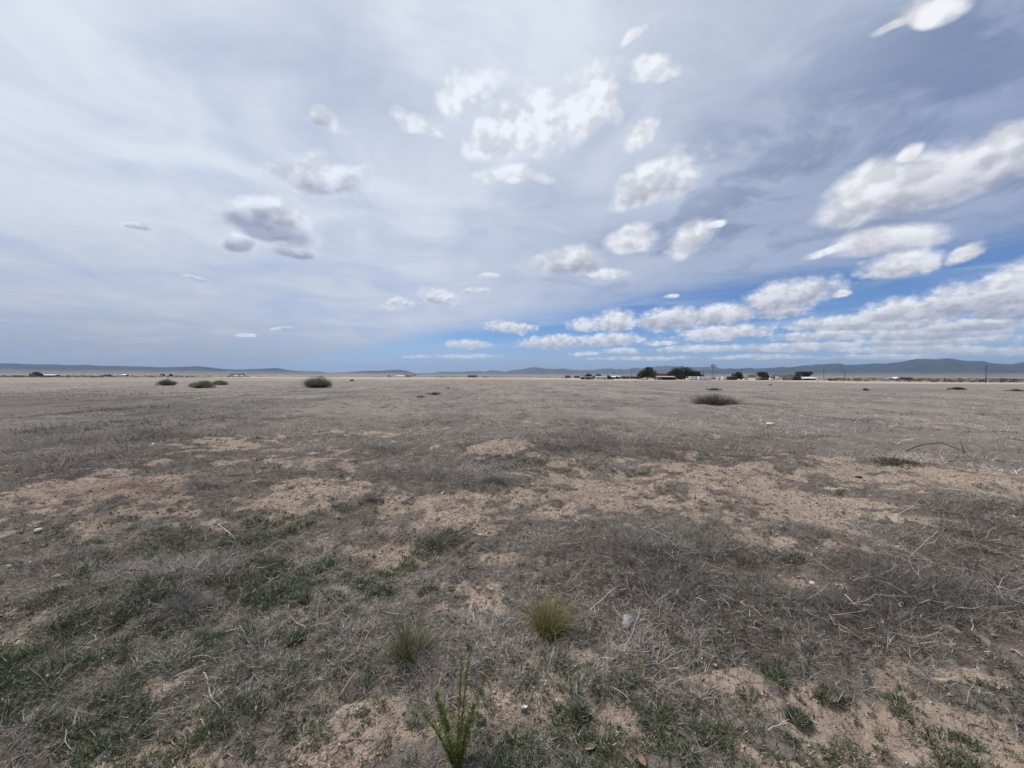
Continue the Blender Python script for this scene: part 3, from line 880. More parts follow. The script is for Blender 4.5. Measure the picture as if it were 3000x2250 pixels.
def build_clods():
    """crumbs of soil, gravel and bits of dead leaf"""
    rng = np.random.default_rng(303)
    base = np.array([(1, 0, 0), (-1, 0, 0), (0, 1, 0), (0, -1, 0), (0, 0, 1), (0, 0, -1)], float)
    tri = np.array([(0, 2, 4), (2, 1, 4), (1, 3, 4), (3, 0, 4), (2, 0, 5), (1, 2, 5), (3, 1, 5), (0, 3, 5)])
    CO = []; F = []; C = []; off = 0
    pal = np.array([(0.36, 0.25, 0.17), (0.45, 0.34, 0.245), (0.25, 0.165, 0.115), (0.30, 0.20, 0.14), (0.17, 0.12, 0.095)])
    lpal = np.array([(0.30, 0.24, 0.18), (0.42, 0.36, 0.29), (0.20, 0.14, 0.11), (0.13, 0.085, 0.07), (0.50, 0.45, 0.38)])
    for (n, d0, d1, pw, r0, r1) in [(40000, 1.1, 4, 1.4, .0018, .007), (42000, 3.5, 11, 1.0, .004, .015), (14000, 10, 24, .8, .010, .028)]:
        x, y, d = pick_points(n, d0, d1, rng, power=pw)
        bare, grass, mat, green, dark = masks(x, y)
        keep = rng.random(n) < np.clip(.15 + .85 * bare, 0, 1)
        x, y = x[keep], y[keep]; N = len(x)
        r = r0 + (r1 - r0) * rng.random(N) ** 3.5
        leaf = rng.random(N) < .38
        sc = np.stack([r * (.7 + .8 * rng.random(N)), r * (.7 + .8 * rng.random(N)), r * (.45 + .4 * rng.random(N))], 1)
        sc[leaf, 2] *= .22; sc[leaf, 0] *= 1.7
        v = base[None] * sc[:, None] * (0.75 + .5 * rng.random((N, 6, 1)))
        a = rng.random(N) * 6.283; ca, sa = np.cos(a)[:, None], np.sin(a)[:, None]
        tl = (rng.random(N)[:, None] - .5) * np.where(leaf, 1.6, .3)[:, None]
        vx = v[:, :, 0] * ca - v[:, :, 1] * sa + x[:, None]; vy = v[:, :, 0] * sa + v[:, :, 1] * ca + y[:, None]
        vz = v[:, :, 2] + v[:, :, 0] * tl + (ground_z(x, y) + r * .25 + np.where(leaf, r * .5, 0))[:, None]
        CO.append(np.stack([vx, vy, vz], -1).reshape(-1, 3)); F.append((np.arange(N)[:, None, None] * 6 + tri[None]).reshape(-1, 3) + off); off += N * 6
        c = np.where(leaf[:, None], pickcol(lpal, N, rng), pickcol(pal, N, rng)); C.append(np.repeat(c, 6, axis=0))
    o = mesh_np('soil_crumbs', np.concatenate(CO), np.concatenate(F), 3, tint_mat('crumb', .95), cols=np.concatenate(C))
    return tag(o, 'crumbs of tan soil and scraps of dead leaf on the bare ground', 'soil crumbs', kind='stuff')


def build_stems():
    """dead branching stems of last year's weeds, lying and standing in the matted patches"""
    rng = np.random.default_rng(404); rd = random.Random(5)
    CO = []; F = []; C = []; off = 0
    m = MB(); cols = []
    pal = [(0.36, 0.33, 0.305), (0.46, 0.42, 0.385), (0.27, 0.245, 0.228), (0.19, 0.168, 0.155), (0.33, 0.285, 0.23), (0.13, 0.108, 0.10), (0.10, 0.082, 0.078), (0.22, 0.16, 0.125), (0.48, 0.44, 0.40)]
    for (n, d0, d1, pw, L0, L1, r0) in [(3000, 1.4, 4.2, 1.3, .06, .28, .0012), (5200, 3.6, 9.5, 1.1, .10, .40, .0018), (1100, 9, 22, .8, .2, .6, .0042)]:
        x, y, d = pick_points(n, d0, d1, rng, power=pw)
        bare, grass, mat, green, dark = masks(x, y)
        for k in range(n):
            if rd.random() > .10 + .9 * mat[k] * (1 if d0 < 9 else .5): continue
            c = rd.choice(pal); L = L0 + (L1 - L0) * rd.random() ** 2.2
            p = Vector((x[k], y[k], gz(x[k], y[k]) + .004 + .07 * rd.random() * mat[k]))
            h = rd.random() * 6.283; e = rd.random() ** 1.5 * (1.0 if rd.random() < .4 else .4)
            pts = [p]; cur = p.copy(); ns = 4
            for s in range(ns):
                h += (rd.random() - .5) * .8; e += (rd.random() - .55) * .4
                step = L / ns
                cur = cur + Vector((math.sin(h) * math.cos(e), math.cos(h) * math.cos(e), math.sin(e))) * step
                g = gz(cur.x, cur.y) + .004
                if cur.z < g: cur.z = g; e = abs(e) * .4
                pts.append(cur.copy())
            r = r0 * (.7 + .7 * rd.random()) * max(1, (d[k] / d0)) ** .5
            b = len(m.v); m.tube(pts, [r, r * .9, r * .8, r * .6, r * .35], 3); cols += [c] * (len(m.v) - b)
            for q in range(rd.choice((0, 1, 1, 2, 3))):
                i = rd.randint(1, 3); s0 = pts[i]; hh = h + rd.choice((-1, 1)) * (.4 + .7 * rd.random()); ee = e + rd.random() * .5
                l2 = L * (.15 + .3 * rd.random())
                e1 = s0 + Vector((math.sin(hh) * math.cos(ee), math.cos(hh) * math.cos(ee), math.sin(ee))) * l2 * .5
                e2 = e1 + Vector((math.sin(hh + .3) * math.cos(ee), math.cos(hh + .3) * math.cos(ee), math.sin(ee - .2))) * l2 * .5
                b = len(m.v); m.tube([s0, e1, e2], [r * .7, r * .5, r * .25], 3); cols += [c] * (len(m.v) - b)
    o = m.build('stem_litter', tint_mat('dead_stem', .85))
    a = o.data.color_attributes.new('tint', 'FLOAT_COLOR', 'POINT')
    c4 = np.ones((len(cols), 4), dtype=np.float32); c4[:, :3] = np.array(cols); a.data.foreach_set('color', c4.ravel())
    return tag(o, 'tangle of fine grey dead weed stems on the matted patches', 'dead stems', kind='stuff')


build_dry_grass()
build_weeds()
build_clods()
build_stems()

# ================================================================== things
def thing(name, loc, label, cat, group=None, rz=0.0):
    return tag(empty(name, loc, rz), label, cat, group)


def spot(px, depth, dz=0.0):
    x = depth * (px - 1500.0) / FPX
    return Vector((x, depth, gz(x, depth) + dz))


def mpp(depth): return depth / FPX          # metres per photograph pixel at that depth


WHITE = plain('white_paint', (0.78, 0.77, 0.74), .18, .6, .6)
OFFWHITE = plain('cream_paint', (0.66, 0.63, 0.57), .2, .6, .7)
GREYM = plain('weathered_metal', (0.36, 0.36, 0.36), .3, .8, .6, .4)
TIN = plain('white_tin_roof', (0.80, 0.80, 0.80), .12, .5, .5, .4)
PINKROOF = plain('faded_red_tin', (0.50, 0.35, 0.33), .3, .5, .6, .3)
REDROOF = plain('red_shingle', (0.10, 0.030, 0.028), .3, .7, .8)
DARKRED = plain('dark_red_boards', (0.115, 0.016, 0.022), .35, .9, .7)
RUST = plain('rust_red_steel', (0.135, 0.058, 0.046), .35, .8, .7)
BROWNROOF = plain('brown_shingle', (0.125, 0.085, 0.075), .3, .8, .85)
TAN = plain('tan_stucco', (0.36, 0.28, 0.22), .15, .5, .9)
BLUEROOF = plain('blue_tin_roof', (0.07, 0.12, 0.26), .2, .5, .5, .4)
NAVY = plain('navy_steel', (0.030, 0.042, 0.075), .3, .8, .6)
DARKWOOD = plain('dark_boards', (0.085, 0.068, 0.060), .35, 1.2, .9)
GREYWOOD = plain('grey_boards', (0.24, 0.215, 0.195), .35, 1.2, .9)
POLEWOOD = plain('pole_wood', (0.075, 0.058, 0.052), .3, 2.5, .9)
GLASS = plain('dark_window', (0.025, 0.028, 0.032), .3, 2, .15, .6)
TYRE = plain('tyre_rubber', (0.025, 0.025, 0.026), .3, 5, .9)
GALV = plain('galvanised_steel', (0.20, 0.205, 0.215), .3, 1.0, .5, .5)
M_CROWN = tint_mat('tree_leaf', .8, .18, .2)
BARK = plain('bark', (0.11, 0.088, 0.072), .4, 3, .95)


# ------------------------------------------------------------------ buildings
def building(name, label, cat, px0, px1, depth, h_wall, h_ridge, deep, wall, roof, style='side', wins=(), doors=(), rz=0.0, over=0.35, trim=None, group=None, chimney=None):
    s = mpp(depth); w = (px1 - px0) * s
    t = thing(name, spot((px0 + px1) / 2, depth), label, cat, group, rz)
    hw, hd = w / 2, deep / 2
    m = MB(); m.box(-hw, hw, -hd, hd, -0.5, h_wall)
    if style == 'front':
        m.prism([(-hw, h_wall), (hw, h_wall), (0, h_ridge - .02)], -hd, hd, 'y')
    elif style == 'side':
        m.prism([(-hd, h_wall), (hd, h_wall), (0, h_ridge - .02)], -hw, hw, 'x')
    m.build('wall', wall, t)
    r = MB(); th = 0.14
    if style == 'front':
        sl = (h_ridge - h_wall) / hw; e = hw + over; z = h_wall - over * sl
        r.prism([(-e, z), (0, h_ridge), (e, z), (e, z + th), (0, h_ridge + th), (-e, z + th)], -hd - over, hd + over, 'y')
    elif style == 'side':
        sl = (h_ridge - h_wall) / hd; e = hd + over; z = h_wall - over * sl
        r.prism([(-e, z), (0, h_ridge), (e, z), (e, z + th), (0, h_ridge + th), (-e, z + th)], -hw - over, hw + over, 'x')
    elif style == 'hip':
        e, f = hw + over, hd + over; rx = max(hw - hd, hw * .35)
        r.add([(-e, -f, h_wall), (e, -f, h_wall), (e, f, h_wall), (-e, f, h_wall), (-rx, 0, h_ridge), (rx, 0, h_ridge)],
              [(0, 1, 5, 4), (1, 2, 5), (2, 3, 4, 5), (3, 0, 4), (3, 2, 1, 0)])
    elif style == 'gambrel':
        m2 = [(-hw, h_wall), (-hw * .62, h_wall + (h_ridge - h_wall) * .68), (0, h_ridge), (hw * .62, h_wall + (h_ridge - h_wall) * .68), (hw, h_wall)]
        g = MB(); g.prism([(p * .985, z - .03) for p, z in m2], -hd, hd, 'y'); g.build('gable', wall, t)
        up = [(p * 1.06, z + .13) for p, z in m2]
        r.prism(m2 + up[::-1], -hd - over * .6, hd + over * .6, 'y')
    else:                                           # lean-to / flat
        r.prism([(-hd - over, h_wall + .02), (hd + over, h_ridge), (hd + over, h_ridge + th), (-hd - over, h_wall + .02 + th)], -hw - over, hw + over, 'x')
    ro = r.build('roof', roof, t)
    if chimney is not None:
        c = MB(); c.box(chimney - .3, chimney + .3, -.3, .3, h_wall, h_ridge + .8); c.build('chimney', wall, ro)
    for (fx, ww, hh, zz) in wins:
        x = -hw + fx * w
        fr = MB(); fr.box(x - ww / 2 - .06, x + ww / 2 + .06, -hd - .05, -hd + .02, zz - .06, zz + hh + .06); fo = fr.build('window', trim or OFFWHITE, t)
        g = MB(); g.box(x - ww / 2, x + ww / 2, -hd - .075, -hd - .03, zz, zz + hh); g.build('pane', GLASS, fo)
    for (fx, ww, hh, mat) in doors:
        x = -hw + fx * w
        d = MB(); d.box(x - ww / 2, x + ww / 2, -hd - .06, -hd + .02, 0.0, hh); do = d.build('door', mat, t)
        k = MB(); k.box(x + ww / 2 - .2, x + ww / 2 - .12, -hd - .10, -hd - .06, hh * .45, hh * .52); k.build('handle', GREYM, do)
    return t


def wheel(parent, x, y, r, w=.22):
    m = MB(); n = 16
    v = [(x + r * math.cos(6.2832 * k / n), y + q * w / 2, r + r * math.sin(6.2832 * k / n)) for q in (-1, 1) for k in range(n)]
    m.add(v, [(k, (k + 1) % n, n + (k + 1) % n, n + k) for k in range(n)] + [tuple(range(n))[::-1], tuple(range(n, 2 * n))])
    o = m.build('wheel', TYRE, parent)
    h = MB(); q = r * .55
    v = [(x + q * math.cos(6.2832 * k / n), y + s * (w / 2 + .012), r + q * math.sin(6.2832 * k / n)) for s in (-1, 1) for k in range(n)]
    h.add(v, [(k, (k + 1) % n, n + (k + 1) % n, n + k) for k in range(n)] + [tuple(range(n))[::-1], tuple(range(n, 2 * n))])
    h.build('rim', GREYM, o)


def trailer(name, label, cat, px0, px1, depth, h, deep, mat, wins, door=None, floor=.45, rz=0.0):
    s = mpp(depth); w = (px1 - px0) * s; hw = w / 2; hd = deep / 2
    t = thing(name, spot((px0 + px1) / 2, depth), label, cat, None, rz)
    b = .22
    prof = [(-hw, floor), (hw, floor), (hw, h - b), (hw - b, h), (-hw + b, h), (-hw, h - b)]
    m = MB(); m.prism(prof, -hd, hd, 'y'); m.build('body', mat, t)
    rf = MB(); rf.box(-hw + .1, hw - .1, -hd - .05, hd + .05, h + .003, h + .07); rf.build('roof', TIN, t)
    sk = MB(); sk.box(-hw * .97, hw * .97, -hd * .9, hd * .9, -.3, floor - .003); sk.build('skirt', DARKWOOD, t)
    for (fx, ww, hh, zz) in wins:
        x = -hw + fx * w
        f = MB(); f.box(x - ww / 2, x + ww / 2, -hd - .03, -hd + .02, zz, zz + hh); f.build('window', GLASS, t)
    if door is not None:
        x = -hw + door * w
        d = MB(); d.box(x - .42, x + .42, -hd - .035, -hd + .02, floor + .05, floor + 1.95); do = d.build('door', GREYM, t)
        k = MB(); k.box(x + .28, x + .34, -hd - .07, -hd - .037, floor + .9, floor + 1.05); k.build('handle', DARKWOOD, do)
    for x in (-.25 * w / 2, .25 * w / 2): wheel(t, x, -hd * .86, .34)
    return t


def pickup(label, px, depth, mat, rz=0.0, length=5.4):
    t = thing('pickup_truck', spot(px, depth), label, 'pickup truck', None, rz)
    L = length / 2; W = .95
    body = [(-L, .45), (L, .45), (L, .95), (L - .12, 1.08), (.62, 1.14), (.58, 1.16), (-.95, 1.16), (-L, 1.14)]
    m = MB(); m.prism(body, -W, W, 'y'); m.build('body', mat, t)
    cab = [(-.95, 1.163), (.95, 1.163), (.45, 1.80), (-.80, 1.84)]
    c = MB(); c.prism(cab, -W * .9, W * .9, 'y'); co = c.build('cab', mat, t)
    g = MB(); g.prism([(-.78, 1.22), (.72, 1.22), (.38, 1.72), (-.70, 1.74)], -W * .9 - .015, -W * .9 + .02, 'y'); g.build('window', GLASS, co)
    ws = MB(); ws.add([(.955, -W * .8, 1.2), (.955, W * .8, 1.2), (.50, W * .75, 1.77), (.50, -W * .75, 1.77), (.93, -W * .8, 1.2), (.93, W * .8, 1.2), (.47, W * .75, 1.77), (.47, -W * .75, 1.77)],
                      [(0, 1, 2, 3), (7, 6, 5, 4), (0, 4, 5, 1), (1, 5, 6, 2), (2, 6, 7, 3), (3, 7, 4, 0)]); ws.build('windscreen', GLASS, co)
    bd = MB(); bd.box(-L + .12, -1.05, -W + .12, W - .12, 1.145, 1.19); bd.build('bed', DARKWOOD, t)
    for y in (-W * .6, W * .6):
        h = MB(); h.box(L - .01, L + .03, y - .16, y + .16, .76, .92); h.build('headlight', OFFWHITE, t)
    bp = MB(); bp.box(L + .003, L + .12, -W * .95, W * .95, .48, .66); bp.build('bumper', GREYM, t)
    for x in (-L + 1.05, L - .95):
        for y in (-W + .08, W - .08): wheel(t, x, y, .37)
    return t


def car(label, px, depth, mat, rz=0.0, tall=False):
    t = thing('parked_van' if tall else 'parked_car', spot(px, depth), label, 'van' if tall else 'car', None, rz)
    if tall:
        body = [(-2.3, .4), (2.3, .4), (2.35, 1.0), (1.9, 1.25), (1.45, 2.0), (-2.2, 2.08), (-2.35, 1.9)]
        glass = [(1.35, 1.3), (1.72, 1.3), (1.38, 1.9), (-.4, 1.92), (-.4, 1.3)]; wz = .9
    else:
        body = [(-2.25, .38), (2.25, .38), (2.3, .72), (1.25, .92), (.55, 1.42), (-1.05, 1.46), (-1.75, 1.02), (-2.28, .95)]
        glass = [(-1.4, .98), (1.05, .96), (.5, 1.36), (-1.0, 1.39)]; wz = .88
    m = MB(); m.prism(body, -wz, wz, 'y'); m.build('body', mat, t)
    g = MB(); g.prism(glass, -wz - .015, wz + .015, 'y'); g.build('window', GLASS, t)
    for x in (-1.4, 1.4):
        for y in (-wz + .06, wz - .06): wheel(t, x, y, .33)
    for y in (-.6, .6):
        h = MB(); h.box(2.27, 2.37, y - .14, y + .14, .62, .76); h.build('headlight', OFFWHITE, t)
    return t


def pole(px, depth, h, label, arm=None, group='utility poles along the farms'):
    t = thing('utility_pole', spot(px, depth), label, 'utility pole', group)
    m = MB(); m.tube([(0, 0, -.5), (0, 0, h)], [.19, .12], 8); m.build('pole', POLEWOOD, t)
    if arm:
        for z in ((h - .35,) if arm == 1 else (h - .35, h - 1.3)):
            a = MB(); a.box(-1.15, 1.15, -.20, -.115, z - .07, z + .07); ao = a.build('crossarm', POLEWOOD, t)
            for x in (-1.05, -.45, .45, 1.05):
                i = MB(); i.tube([(x, -.155, z + .073), (x, -.155, z + .22)], [.05, .035], 6); i.build('insulator', GREYM, ao)
    return t


def leaf_cloud(n, lobes, size, pal, rng, shade=.55):
    """leaf-sized triangles spread through lumpy lobes (centre, radii)"""
    lo = np.array([[*c, *r] for c, r in lobes]); vol = lo[:, 3] * lo[:, 4] * lo[:, 5]
    k = rng.choice(len(lo), n, p=vol ** .8 / (vol ** .8).sum())
    v = rng.normal(size=(n, 3)); v /= np.linalg.norm(v, axis=1)[:, None]
    r = (0.45 + .62 * rng.random(n) ** .6)[:, None]
    c = lo[k, :3] + v * r * lo[k, 3:]
    a = rng.normal(size=(n, 3)); a /= np.linalg.norm(a, axis=1)[:, None]
    b = np.cross(a, rng.normal(size=(n, 3))); b /= np.linalg.norm(b, axis=1)[:, None] + 1e-9
    s = size * (.6 + .8 * rng.random((n, 1)))
    co = np.stack([c + a * s, c - a * s * .6 + b * s * .7, c - a * s * .6 - b * s * .7, c - a * s * .2 + b * s * .1], 1)
    pal = np.array(pal)
    lobe_col = pal[rng.integers(0, len(pal), len(lo))]
    col = lobe_col[k] * (.6 + .8 * rng.random((n, 1)))
    f = (np.arange(n)[:, None] * 4 + np.array([0, 1, 3])[None])
    f2 = (np.arange(n)[:, None] * 4 + np.array([0, 3, 2])[None])
    return co.reshape(-1, 3), np.concatenate([f, f2]), np.repeat(col, 4, axis=0)


def tree(px0, px1, depth, h, label, pal, name='tree', cat='tree', clear=.16, seed=1, n=2600, size=.36, skew=0.0, dome=1.0, group=None, nl=26):
    rng = np.random.default_rng(seed); s = mpp(depth); w = (px1 - px0) * s / 2
    t = thing(name, spot((px0 + px1) / 2, depth), label, cat, group)
    lobes = []
    for i in range(nl):
        rad = (.20 + .14 * rng.random()) * min(w, h * .6) * 1.3
        fx = (rng.random() * 2 - 1) * .98; fy = (rng.random() * 2 - 1) * .8 * math.sqrt(1 - fx * fx)
        top = h * (1 - .75 * dome * abs(fx) ** 2.2 * .8) * (1 - .25 * fy * fy) - rad * .8
        lo = h * clear + rad * .6
        up = rng.random() ** .6
        z = lo + (max(top, lo) - lo) * up
        x = fx * max(w - rad * .6, .3) + skew * (z / h - .4) * w * .9; y = fy * w
        lobes.append(((x, y, max(z, rad * .8)), (rad * 1.15, rad * 1.15, rad * .85)))
    co, f, c = leaf_cloud(int(n * 1.9), lobes, size * 1.1, pal, rng)
    mesh_np('crown', co, f, 3, M_CROWN, t, cols=c)
    m = MB(); th = h * .42
    m.tube([(0, 0, -.4), (.05 * w, 0, th * .5), (.08 * w + skew * .1 * w, .03, th), (.08 * w + skew * .3 * w, .05, h * .75)], [h * .035 + .08, h * .028 + .05, h * .02 + .03, h * .006], 8)
    for i in range(7):
        a = 6.283 * i / 7 + rng.random(); l = lobes[i % len(lobes)][0]
        b = th * (.45 + .5 * rng.random())
        m.tube([(.06 * w, 0, b), (l[0] * .5, l[1] * .5, b + (l[2] - b) * .55), l], [h * .014 + .02, h * .009 + .01, .012], 5)
    m.build('trunk', BARK, t)
    return t


def bush(name, label, cat, pos, rx, ry, h, pal, seed, n=2600, leaf=.03, twig=.012, wood=(.16, .14, .125), flat=1.0, droop=.5, group=None, wcol=None, nleaf=None):
    """many-stemmed shrub: thin stems fanning out of the root, small leaves along them"""
    rng = np.random.default_rng(seed)
    t = thing(name, pos, label, cat, group)
    N = n // 4
    a = rng.random(N) * 6.283; q = rng.random(N) ** .5
    bx, by = np.cos(a) * q * rx * .35, np.sin(a) * q * ry * .35
    lean = np.clip(q * .95 + (rng.random(N) - .5) * .3, 0, 1.05)
    L = (h / np.maximum(np.cos(lean * 1.1), .45)) * (.65 + .45 * rng.random(N)) * (1 - .25 * q)
    L = np.minimum(L, 1.1 * np.hypot(np.cos(a) * rx, np.sin(a) * ry) * (.75 + .3 * rng.random(N)) / np.maximum(np.sin(lean * 1.4), .3))
    S = Strips()
    wood = np.array(wcol if wcol is not None else [wood, tuple(k * .7 for k in wood), tuple(k * 1.5 for k in wood)])
    S.add(pickcol(wood, N, rng, .3), bx, by, np.zeros(N) - .02, np.pi / 2 - a + (rng.random(N) - .5) * .8, L, twig * (.7 + .8 * rng.random(N)), lean * .85, (rng.random(N) - .1) * droop * 1.3, 4, twist=rng.random(N) * 3.14)
    S.build('stems', M_GRASS, t)
    nl = nleaf if nleaf is not None else n
    if nl:
        k = rng.integers(3, 9); lobes = []
        for i in range(18):
            aa = rng.random() * 6.283; qq = rng.random() ** .5
            z = h * (1 - .80 * qq ** 1.6) * (.42 + .38 * rng.random())
            r = .25 * min(rx, ry)
            r = r * (.7 + .6 * rng.random()); lobes.append(((math.cos(aa) * qq * rx * .82, math.sin(aa) * qq * ry * .82, max(z, h * .14)), (r * 1.2, r * 1.2, h * .22)))
        co, f, c = leaf_cloud(nl, lobes, leaf, pal, rng)
        co[:, 2] = np.maximum(co[:, 2], -.02)
        mesh_np('foliage', co, f, 3, M_CROWN, t, cols=c)
    return t


P_DARK = [(.040, .055, .024), (.052, .070, .030), (.032, .043, .021), (.066, .082, .036)]
P_MID = [(.070, .080, .040), (.055, .064, .034), (.085, .092, .048), (.045, .052, .03)]
P_PALE = [(.125, .130, .078), (.10, .102, .064), (.15, .15, .098), (.085, .085, .055)]
P_SHRUB = [(.25, .25, .21), (.20, .205, .17), (.31, .31, .26)]
P_SHRUBY = [(.29, .265, .17), (.24, .22, .14), (.20, .19, .13), (.34, .31, .20)]
P_DEAD = [(.12, .105, .095), (.085, .075, .068), (.16, .14, .125)]

# ------------------------------------------------------------------ the farmstead
tree(1867, 1926, 335, 11.9, 'tall dark tree with ragged crown standing beside the low barn with pinkish roof', P_DARK, seed=3, n=3600, clear=.05, nl=30, dome=1.3, skew=.12)
tree(1950, 2004, 348, 11.2, 'dark tree of the dense clump, next to the barn with pinkish roof', P_DARK, seed=4, n=3400, clear=.03, nl=30, dome=1.2, skew=.2, group='dark trees of the farm clump')
tree(1968, 2042, 340, 12.9, 'tallest dark green tree in the middle of the dense farm clump', P_DARK, seed=5, n=4200, clear=.03, nl=34, dome=1.1, group='dark trees of the farm clump')
tree(2014, 2060, 344, 8.6, 'lower dark tree of the clump sloping down behind the white mobile home', P_DARK, seed=6, n=2600, clear=.03, nl=26, dome=1.2, skew=-.15, group='dark trees of the farm clump')
tree(2144, 2173, 345, 7.8, 'round olive green tree behind the dark red shed and beside two poles', P_MID, seed=7, n=2000, clear=.08)
tree(2171, 2183, 340, 3.3, 'small bushy tree between the two poles and the white car', P_MID, seed=8, n=900, clear=.05, size=.25)
tree(2215, 2251, 345, 8.6, 'round dark green tree behind the rust red container', P_MID, seed=9, n=2400, clear=.14, dome=.8)
tree(2330, 2372, 340, 8.6, 'windswept olive tree leaning over the building with white tin roof', P_MID, seed=10, n=2300, clear=.30, skew=.55, dome=.2, nl=20)
tree(1708, 1740, 345, 5.6, 'pale olive tree beside the grey shed with open dark doorway', P_PALE, seed=11, n=1700, clear=.1)
tree(1738, 1767, 352, 5.2, 'greyish bushy tree behind the low white house', P_PALE, seed=12, n=1600, clear=.1)
tree(1770, 1796, 345, 3.7, 'low wide pale tree at the end of the low white house', P_PALE, seed=13, n=1300, clear=.04)
tree(1701, 1711, 350, 4.2, 'narrow dark tree behind the small dark shed', P_MID, seed=14, n=600, clear=.1, size=.28)
tree(1803, 1813, 420, 3.6, 'small round dark tree beside the house with pale roof', P_MID, seed=15, n=500, clear=.2, size=.3)
tree(1813, 1829, 420, 2.9, 'low grey tree next to the long dark house', P_PALE, seed=16, n=600, clear=.05, size=.3)
tree(1857, 1872, 400, 3.2, 'low dark tree at the foot of the tall ragged tree', P_MID, seed=17, n=700, clear=.03, size=.3)

barn = thing('open_barn', spot(1947, 326), 'long low barn with faded pinkish tin roof and open dark front', 'barn')
_s = mpp(326)
_w = 50 * _s / 2
m = MB(); m.box(-_w, _w, 3.3, 3.5, -.3, 2.3); m.build('back_wall', DARKWOOD, barn)
for x in (-_w, _w - .15):
    m = MB(); m.box(x, x + .15, -3.3, 3.29, -.3, 2.3); m.build('end_wall', GREYWOOD, barn)
m = MB(); m.box(-_w + .16, -_w * .45, -3.2, -3.08, -.3, 1.35); m.build('front_panel', GREYWOOD, barn)
m = MB(); m.prism([(-3.9, 2.32), (0, 3.15), (3.9, 2.5), (3.9, 2.62), (0, 3.28), (-3.9, 2.45)], -_w - .4, _w + .4, 'x'); m.build('roof', PINKROOF, barn)
for k in range(5):
    m = MB(); x = -_w * .4 + k * _w * .34; m.box(x, x + .16, -3.3, -3.14, -.3, 2.34); m.build('post', DARKWOOD, barn)
building('farmhouse', 'farmhouse with dark red roof half hidden behind the low open barn', 'house', 1924, 1955, 352, 3.4, 5.4, 8, OFFWHITE, REDROOF, 'side', [(.25, 1, 1.1, 1.2), (.7, 1, 1.1, 1.2)], [(.5, .9, 2.0, DARKRED)], chimney=2.0)
building('shed', 'pinkish roofed shed between the farmhouse and the dark clump of trees', 'shed', 1944, 1958, 362, 3.2, 4.8, 5, OFFWHITE, PINKROOF, 'side', [(.5, .9, .9, 1.3)], [])
trailer('mobile_home', 'long white mobile home with a row of small windows', 'mobile home', 2019, 2049, 330, 3.0, 3.4, WHITE, [(.12, .5, .7, 1.6), (.28, .4, .7, 1.6), (.47, .5, .7, 1.6), (.63, .45, .7, 1.6), (.9, .5, .7, 1.6)], .78)
trailer('travel_trailer', 'white travel trailer with two dark windows at the end of the mobile home', 'trailer', 2046, 2073, 322, 3.0, 2.5, WHITE, [(.30, .5, .6, 2.0), (.53, .8, .55, 1.45), (.70, .55, .55, 1.5)], .12)
trailer('small_camper', 'small white camper with one dark window near the windmill', 'camper', 2073, 2082, 330, 2.7, 2.2, WHITE, [(.5, 1.0, .6, 1.5)])
trailer('truck_camper', 'boxy white camper with a dark end window on bare yard', 'camper', 2101, 2110, 330, 2.4, 2.1, WHITE, [(.45, 1.5, .55, 1.3)])
trailer('box_trailer', 'tall white box trailer beside the dark red shed', 'trailer', 2116, 2126, 332, 3.0, 2.4, WHITE, [(.8, .5, .5, 1.7)])
trailer('grey_camper', 'grey camper squeezed between the white box trailer and red shed', 'camper', 2126, 2133, 334, 2.8, 2.4, GREYM, [(.5, .8, .6, 1.5)])
building('red_shed', 'dark red flat roofed shed in front of the round olive tree', 'shed', 2133, 2155, 332, 2.7, 3.1, 4.5, DARKRED, REDROOF, 'flat', [(.3, .7, .7, 1.3)], [(.7, 1.1, 2.0, DARKWOOD)])
car('white car parked low between the red shed and the little barn', 2184, 325, WHITE, .15)
building('little_barn', 'little white barn with red brown gambrel roof', 'barn', 2197, 2215, 328, 2.3, 4.5, 6.5, OFFWHITE, RUST, 'gambrel', [(.5, .7, .6, 2.6)], [(.5, 1.5, 1.9, GREYWOOD)], rz=.5)
building('grey_shed', 'small grey lean-to shed beside the little white barn', 'shed', 2214, 2228, 330, 1.9, 2.6, 4, GREYWOOD, GREYM, 'flat', [(.75, .5, .5, 1.0)], [(.3, 1.0, 1.7, DARKWOOD)])
cont = building('shipping_container', 'long rust red shipping container in front of the round dark green tree', 'container', 2230, 2267, 328, 2.7, 2.72, 2.5, RUST, RUST, 'flat', [], [(.93, 1.1, 2.4, RUST)], over=.02)
car('white van with dark side window in front of the rust red container', 2263, 316, WHITE, .0, True)
building('blue_barn', 'low barn with blue tin roof seen behind the rust red container', 'barn', 2250, 2292, 440, 4.6, 6.4, 12, GREYM, BLUEROOF, 'side', [(.6, 1, .8, 2)], [(.3, 3, 3.2, GREYM)])
tk = thing('water_tank', spot(2277, 326), 'white square water tank raised on four posts', 'tank')
m = MB(); m.box(-1.0, 1.0, -.9, .9, 1.75, 3.2); m.build('tank', WHITE, tk)
for x in (-.9, .78):
    for y in (-.8, .68): m = MB(); m.box(x, x + .12, y, y + .12, -.3, 1.748); m.build('leg', GREYWOOD, tk)
building('tan_house', 'tan stucco house with a wide dark edged gable facing the field', 'house', 2280, 2325, 332, 2.9, 4.9, 11, TAN, BROWNROOF, 'front', [(.2, 1.1, .9, 1.1), (.5, .9, .5, 3.3), (.78, 1.1, .9, 1.1)], [(.05, .9, 2.0, DARKWOOD)], chimney=3.0)
building('navy_container', 'dark navy container standing against the tan house', 'container', 2325, 2344, 326, 2.7, 2.72, 2.5, NAVY, NAVY, 'flat', [], [(.9, 1.0, 2.4, NAVY)], over=.02)
